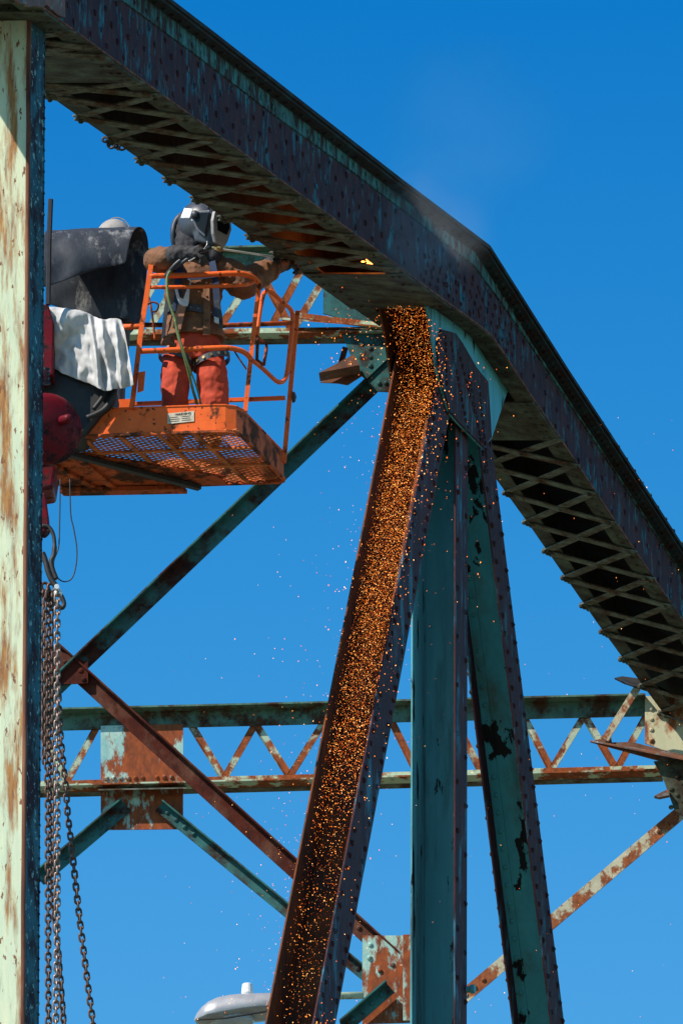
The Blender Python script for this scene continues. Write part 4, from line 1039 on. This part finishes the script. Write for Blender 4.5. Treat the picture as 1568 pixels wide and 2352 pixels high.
# hoist block, hook, shackles
hk = empty('hoist_hook', P(115, 1350, CY), 'black hoist hook with red block above the bundle of chains', 'hook')
mb = MB(); mb.prism([P(u, v, CY) for u, v in ((92, 1135), (104, 1130), (111, 1180), (113, 1212), (103, 1222), (92, 1222))], SN * .12); mb.build('hook_block', M['red'], hk, bevel=.01)
mb = MB(); mb.tube(curve([P(u, v, CY) for u, v in ((98, 1208), (112, 1210), (122, 1225), (126, 1248), (124, 1275), (118, 1290), (122, 1310), (130, 1330))], 6), [.014] * 20 + [.018] * 23, 8)
mb.tube(curve([P(u, v, CY) for u, v in ((98, 1270), (104, 1285), (110, 1310), (118, 1330), (128, 1345))], 6), .02, 8)
mb.build('hook', M['black_steel'], hk, smooth=True)
mb = MB()
for (u, v, a_) in ((104, 1348, .3), (112, 1360, 1.2), (118, 1350, .2), (110, 1372, .8), (122, 1372, 1.4), (116, 1384, .1), (103, 1366, 1)):
    c = P(u, v, CY + .05); pp = [c + Vector((.024 * math.cos(R(t)) * math.cos(a_), .024 * math.cos(R(t)) * math.sin(a_), .03 * math.sin(R(t)))) for t in range(0, 360, 24)]; mb.tube(pp, .011, 7, closed=True)
mb.build('shackles', M['chain'], hk, smooth=True)
mb = MB(); c = P(131, 1353, CY - .12); mb.tube([c, c + Vector((0, -.05, 0))], .018, 10); mb.ell(P(134, 1362, CY - .08), .03, .03, .03, 14, 8); mb.build('shackle_pin', M['steel'], hk)
mb = MB(); mb.tube(curve([P(u, v, CY) for u, v in ((137, 1362), (144, 1374), (148, 1388), (143, 1396), (134, 1392), (128, 1380))], 5), .016, 8); mb.build('grab_hook', M['black_steel'], hk, smooth=True)
mb = MB(); mb.tube(curve([P(u, v, CY + .05) for u, v in ((139, 1100), (138, 1180), (136, 1250), (131, 1270), (124, 1290), (126, 1312), (136, 1330), (150, 1336), (166, 1328), (175, 1300), (177, 1260), (170, 1215), (163, 1180), (161, 1100))], 6), .0045, 6)
o = mb.build('cable', M['black_steel'], smooth=True); tag(o, 'thin black cable looping down from the lift above the chains', 'cable')
# small hanging chain bit under the chord
mb = MB()
for i, (u, v) in enumerate(((250, 320), (256, 330), (264, 334), (272, 333), (279, 336), (286, 338), (290, 328))):
    c = onF(u, v) - N * .02; a_ = i * 1.3; pp = [c + Vector((.022 * math.cos(R(t)) * math.cos(a_), .022 * math.cos(R(t)) * math.sin(a_), .018 * math.sin(R(t)))) for t in range(0, 360, 30)]; mb.tube(pp, .009, 6, closed=True)
o = mb.build('chain', M['black_steel'], smooth=True); tag(o, 'tiny scrap of chain caught on the underside edge of the upper chord', 'chain')

# ------------------------------------------------------------ street lamp
LY = 1.0
lamp = empty('street_lamp', P(600, 2290, LY), 'grey street lamp head with white light sensor behind the rusty diagonal', 'street lamp')
mb = MB(); lv = []
prof = [(446, 2341, 2343), (452, 2328, 2345), (462, 2315, 2346), (478, 2302, 2345), (500, 2291, 2342), (530, 2285, 2336), (560, 2283, 2331), (600, 2282, 2327), (640, 2281, 2324), (680, 2280, 2306)]
seg = 20; vs = []; fs = []
for i, (u, a, b) in enumerate(prof):
    hw = .16 * min(1, (i + .15) / 3.2) if i < 8 else (.14 if i == 8 else .08)
    c = P(u, b, LY); hgt = (b - a) * PX
    for k in range(seg):
        t = math.pi * 2 * k / seg; z_ = math.sin(t)
        vs.append(c + Vector((0, hw * math.cos(t), (hgt if z_ > 0 else hgt * .22) * z_)))
for i in range(len(prof) - 1):
    for k in range(seg): fs.append((i * seg + k, i * seg + (k + 1) % seg, (i + 1) * seg + (k + 1) % seg, (i + 1) * seg + k))
fs += [tuple(range(seg)), tuple(range((len(prof) - 1) * seg, len(prof) * seg))]
mb.add(vs, fs); mb.build('housing', M['lamp'], lamp, smooth=True)
mb = MB(); mb.tube([P(453, 2345, LY), P(520, 2341, LY), P(600, 2330, LY)], [.01, .012, .012], 8); mb.tube([P(453, 2345, LY - .16) + Z * .01, P(520, 2338, LY - .17), P(640, 2318, LY - .15)], .008, 6); mb.build('housing_rim', M['black_steel'], lamp)
mb = MB(); stack(mb, [(P(530, 2338, LY) , .17, .12), (P(530, 2352, LY), .16, .11), (P(530, 2364, LY), .10, .07)]); mb.build('glass_bowl', M['lampglass'], lamp, smooth=True)
mb = MB(); c = P(568, 2288, LY); stack(mb, [(c, .034, .034), (c + Z * .02, .042, .042), (c + Z * .085, .036, .036), (c + Z * .09, .030, .030)], 18); mb.build('light_sensor', M['white'], lamp, smooth=False)
mb = MB(); mb.tube([P(660, 2290, LY), P(835, 2286, LY)], .026, 12); mb.build('lamp_arm', M['strut'], lamp, smooth=True)

# ------------------------------------------------------------ fire, sparks, smoke
fl = P(872, 634, .2)
fpos = npt(616).lerp(fpt(616), .30) + Z * .05
mb = MB(); 
for i in range(16): mb.ell(fpos + Vector((random.gauss(0, .045), random.gauss(0, .03), random.gauss(0, .006))), random.uniform(.006, .018), .010, random.uniform(.003, .007), 8, 5)
fo = mb.build('flame', emit('flame_glow', (1, .36, .07), 5), smooth=True); tag(fo, 'small bright orange cutting flame under the upper chord', 'flame')
ld = bpy.data.lights.new('flame_light', 'POINT'); ld.energy = 9; ld.color = (1, .20, .03); ld.shadow_soft_size = .10
lo = bpy.data.objects.new('flame_light', ld); col.objects.link(lo); lo.location = npt(611).lerp(fpt(611), .36) + Z * .13
sp = MB()
def spark(p, rad):
    d = Vector((random.gauss(0, .25), random.gauss(0, .25), -1)).normalized(); l_ = rad * random.choice((1.0, 1.2, 1.5, 2.2))
    a = Vector((1, 0, 0)); b = Vector((0, 1, 0))
    sp.add([p - d * l_, p + d * l_, p + a * rad, p - a * rad, p + b * rad, p - b * rad], [(0, 2, 4), (0, 4, 3), (0, 3, 5), (0, 5, 2), (1, 4, 2), (1, 3, 4), (1, 5, 3), (1, 2, 5)])
tl = [(872, 703), (900, 860), (893, 941), (770, 1568), (662, 2093), (612, 2352)]; trr = [(985, 703), (1003, 860), (991, 941), (876, 1549), (758, 2145), (720, 2352)]
cnt = 0
while cnt < 16500:
    v = random.uniform(698, 2360)
    dens = 1.0 if v < 1350 else max(.02, 1.0 - (v - 1350) / 560 * .84) if v < 1910 else .14 - (v - 1910) / 460 * .09
    if v < 900: dens *= .62
    if random.random() > dens: continue
    a, b = pathv(tl, v), pathv(trr, v)
    t = random.betavariate(1.7, 1.25) if v < 950 else random.betavariate(1.5, 1.35)
    u = a + 14 + (b - a - 14) * t
    p = onW(u, v, GI + .017 + .33 * (1 - (u - a) / (b - a))) - L * random.uniform(-.02, .08)
    spark(p, random.choice((.0007, .0008, .0010, .0012, .0015, .0021)) * (1.3 if v > 1650 else 1)); cnt += 1
for i in range(750):
    v = min(2360, 760 + random.expovariate(1 / 480)); c = pathv(trr, v)
    u = c + abs(random.gauss(0, 32)) if random.random() < .8 else c + random.uniform(0, 200)
    if u > 1190 or (v < 850 and u > c + 30): continue
    spark(onW(u, v, -.05) - L * random.uniform(.0, .3), random.choice((.0016, .002, .0028, .0038)))
for i in range(380):
    v = random.uniform(720, 2350); u = pathv(tl, v) - random.expovariate(1 / 50)
    spark(P(u, v, -1 + random.uniform(-.3, .3)), random.choice((.0016, .0022, .003)))
for i in range(170):
    spark(P(random.uniform(380, 1560), random.uniform(900, 2352), random.uniform(-1, 0)), random.choice((.0018, .0024, .003)))
for i in range(90):
    spark(P(random.gauss(820, 45), random.gauss(790, 55), -.8), random.choice((.002, .003, .0038)))
sm = bpy.data.materials.new('spark_glow'); sm.use_nodes = True; sn = sm.node_tree; sn.nodes.clear()
ge = sn.nodes.new('ShaderNodeNewGeometry'); cr = sn.nodes.new('ShaderNodeValToRGB'); em = sn.nodes.new('ShaderNodeEmission'); ou = sn.nodes.new('ShaderNodeOutputMaterial')
e_ = cr.color_ramp.elements; e_[0].position = 0; e_[0].color = (.45, .05, .008, 1); e_[1].position = 1; e_[1].color = (1, .50, .20, 1)
x_ = e_.new(.45); x_.color = (.95, .16, .015, 1); x_ = e_.new(.85); x_.color = (1, .37, .06, 1)
mr_ = sn.nodes.new('ShaderNodeMapRange'); mr_.inputs[3].default_value = .4; mr_.inputs[4].default_value = 3.3
sn.links.new(ge.outputs['Random Per Island'], cr.inputs[0]); sn.links.new(ge.outputs['Random Per Island'], mr_.inputs[0]); sn.links.new(cr.outputs[0], em.inputs[0]); sn.links.new(mr_.outputs[0], em.inputs[1]); sn.links.new(em.outputs[0], ou.inputs[0])
spo = sp.build('sparks', sm); tag(spo, 'shower of orange sparks falling down the diagonal', 'sparks', kind='stuff')

# ------------------------------------------------------------ smoke drifting up from the cut
def smoke(p, q, wid, label, dens):
    c = (p + q) / 2; d = (q - p); mb_ = MB(); mb_.ell((0, 0, 0), 1, 1, 1, 24, 16); o_ = mb_.build('smoke', smk(dens), base=(0, 0, 0)); tag(o_, label, 'smoke', kind='stuff')
    o_.location = c; o_.rotation_euler = d.to_track_quat('Z', 'Y').to_euler(); o_.scale = (wid, wid, d.length / 2); return o_
def smk(dens):
    m = bpy.data.materials.new('smoke_volume'); m.use_nodes = True; n = m.node_tree; n.nodes.clear(); K = n.links.new
    tc = n.nodes.new('ShaderNodeTexCoord'); a = n.nodes.new('ShaderNodeTexNoise'); a.inputs['Scale'].default_value = 1.6; a.inputs['Detail'].default_value = 5; a.inputs['Distortion'].default_value = .8
    q = n.nodes.new('ShaderNodeMapRange'); q.inputs[1].default_value = .36; q.inputs[2].default_value = .72; q.inputs[4].default_value = dens
    ln_ = n.nodes.new('ShaderNodeVectorMath'); ln_.operation = 'LENGTH'; K(tc.outputs['Object'], ln_.inputs[0])
    f = n.nodes.new('ShaderNodeMapRange'); f.interpolation_type = 'SMOOTHSTEP'; f.inputs[1].default_value = .98; f.inputs[2].default_value = .1; K(ln_.outputs['Value'], f.inputs[0])
    mu = n.nodes.new('ShaderNodeMath'); mu.operation = 'MULTIPLY'; K(q.outputs[0], mu.inputs[0]); K(f.outputs[0], mu.inputs[1])
    v = n.nodes.new('ShaderNodeVolumePrincipled'); v.inputs['Color'].default_value = (.92, .95, 1, 1); o_ = n.nodes.new('ShaderNodeOutputMaterial')
    K(tc.outputs['Object'], a.inputs['Vector']); K(a.outputs['Fac'], q.inputs[0]); K(mu.outputs[0], v.inputs['Density']); K(v.outputs[0], o_.inputs['Volume'])
    return m
SY = -1.3
smoke(P(915, 690, SY), P(1010, 380, SY), .62, 'blue grey smoke hanging in front of the kink of the chord', .7)
smoke(P(960, 560, SY + .3), P(1190, 60, SY + .3), .78, 'fainter smoke drifting up into the sky above the chord', .07)
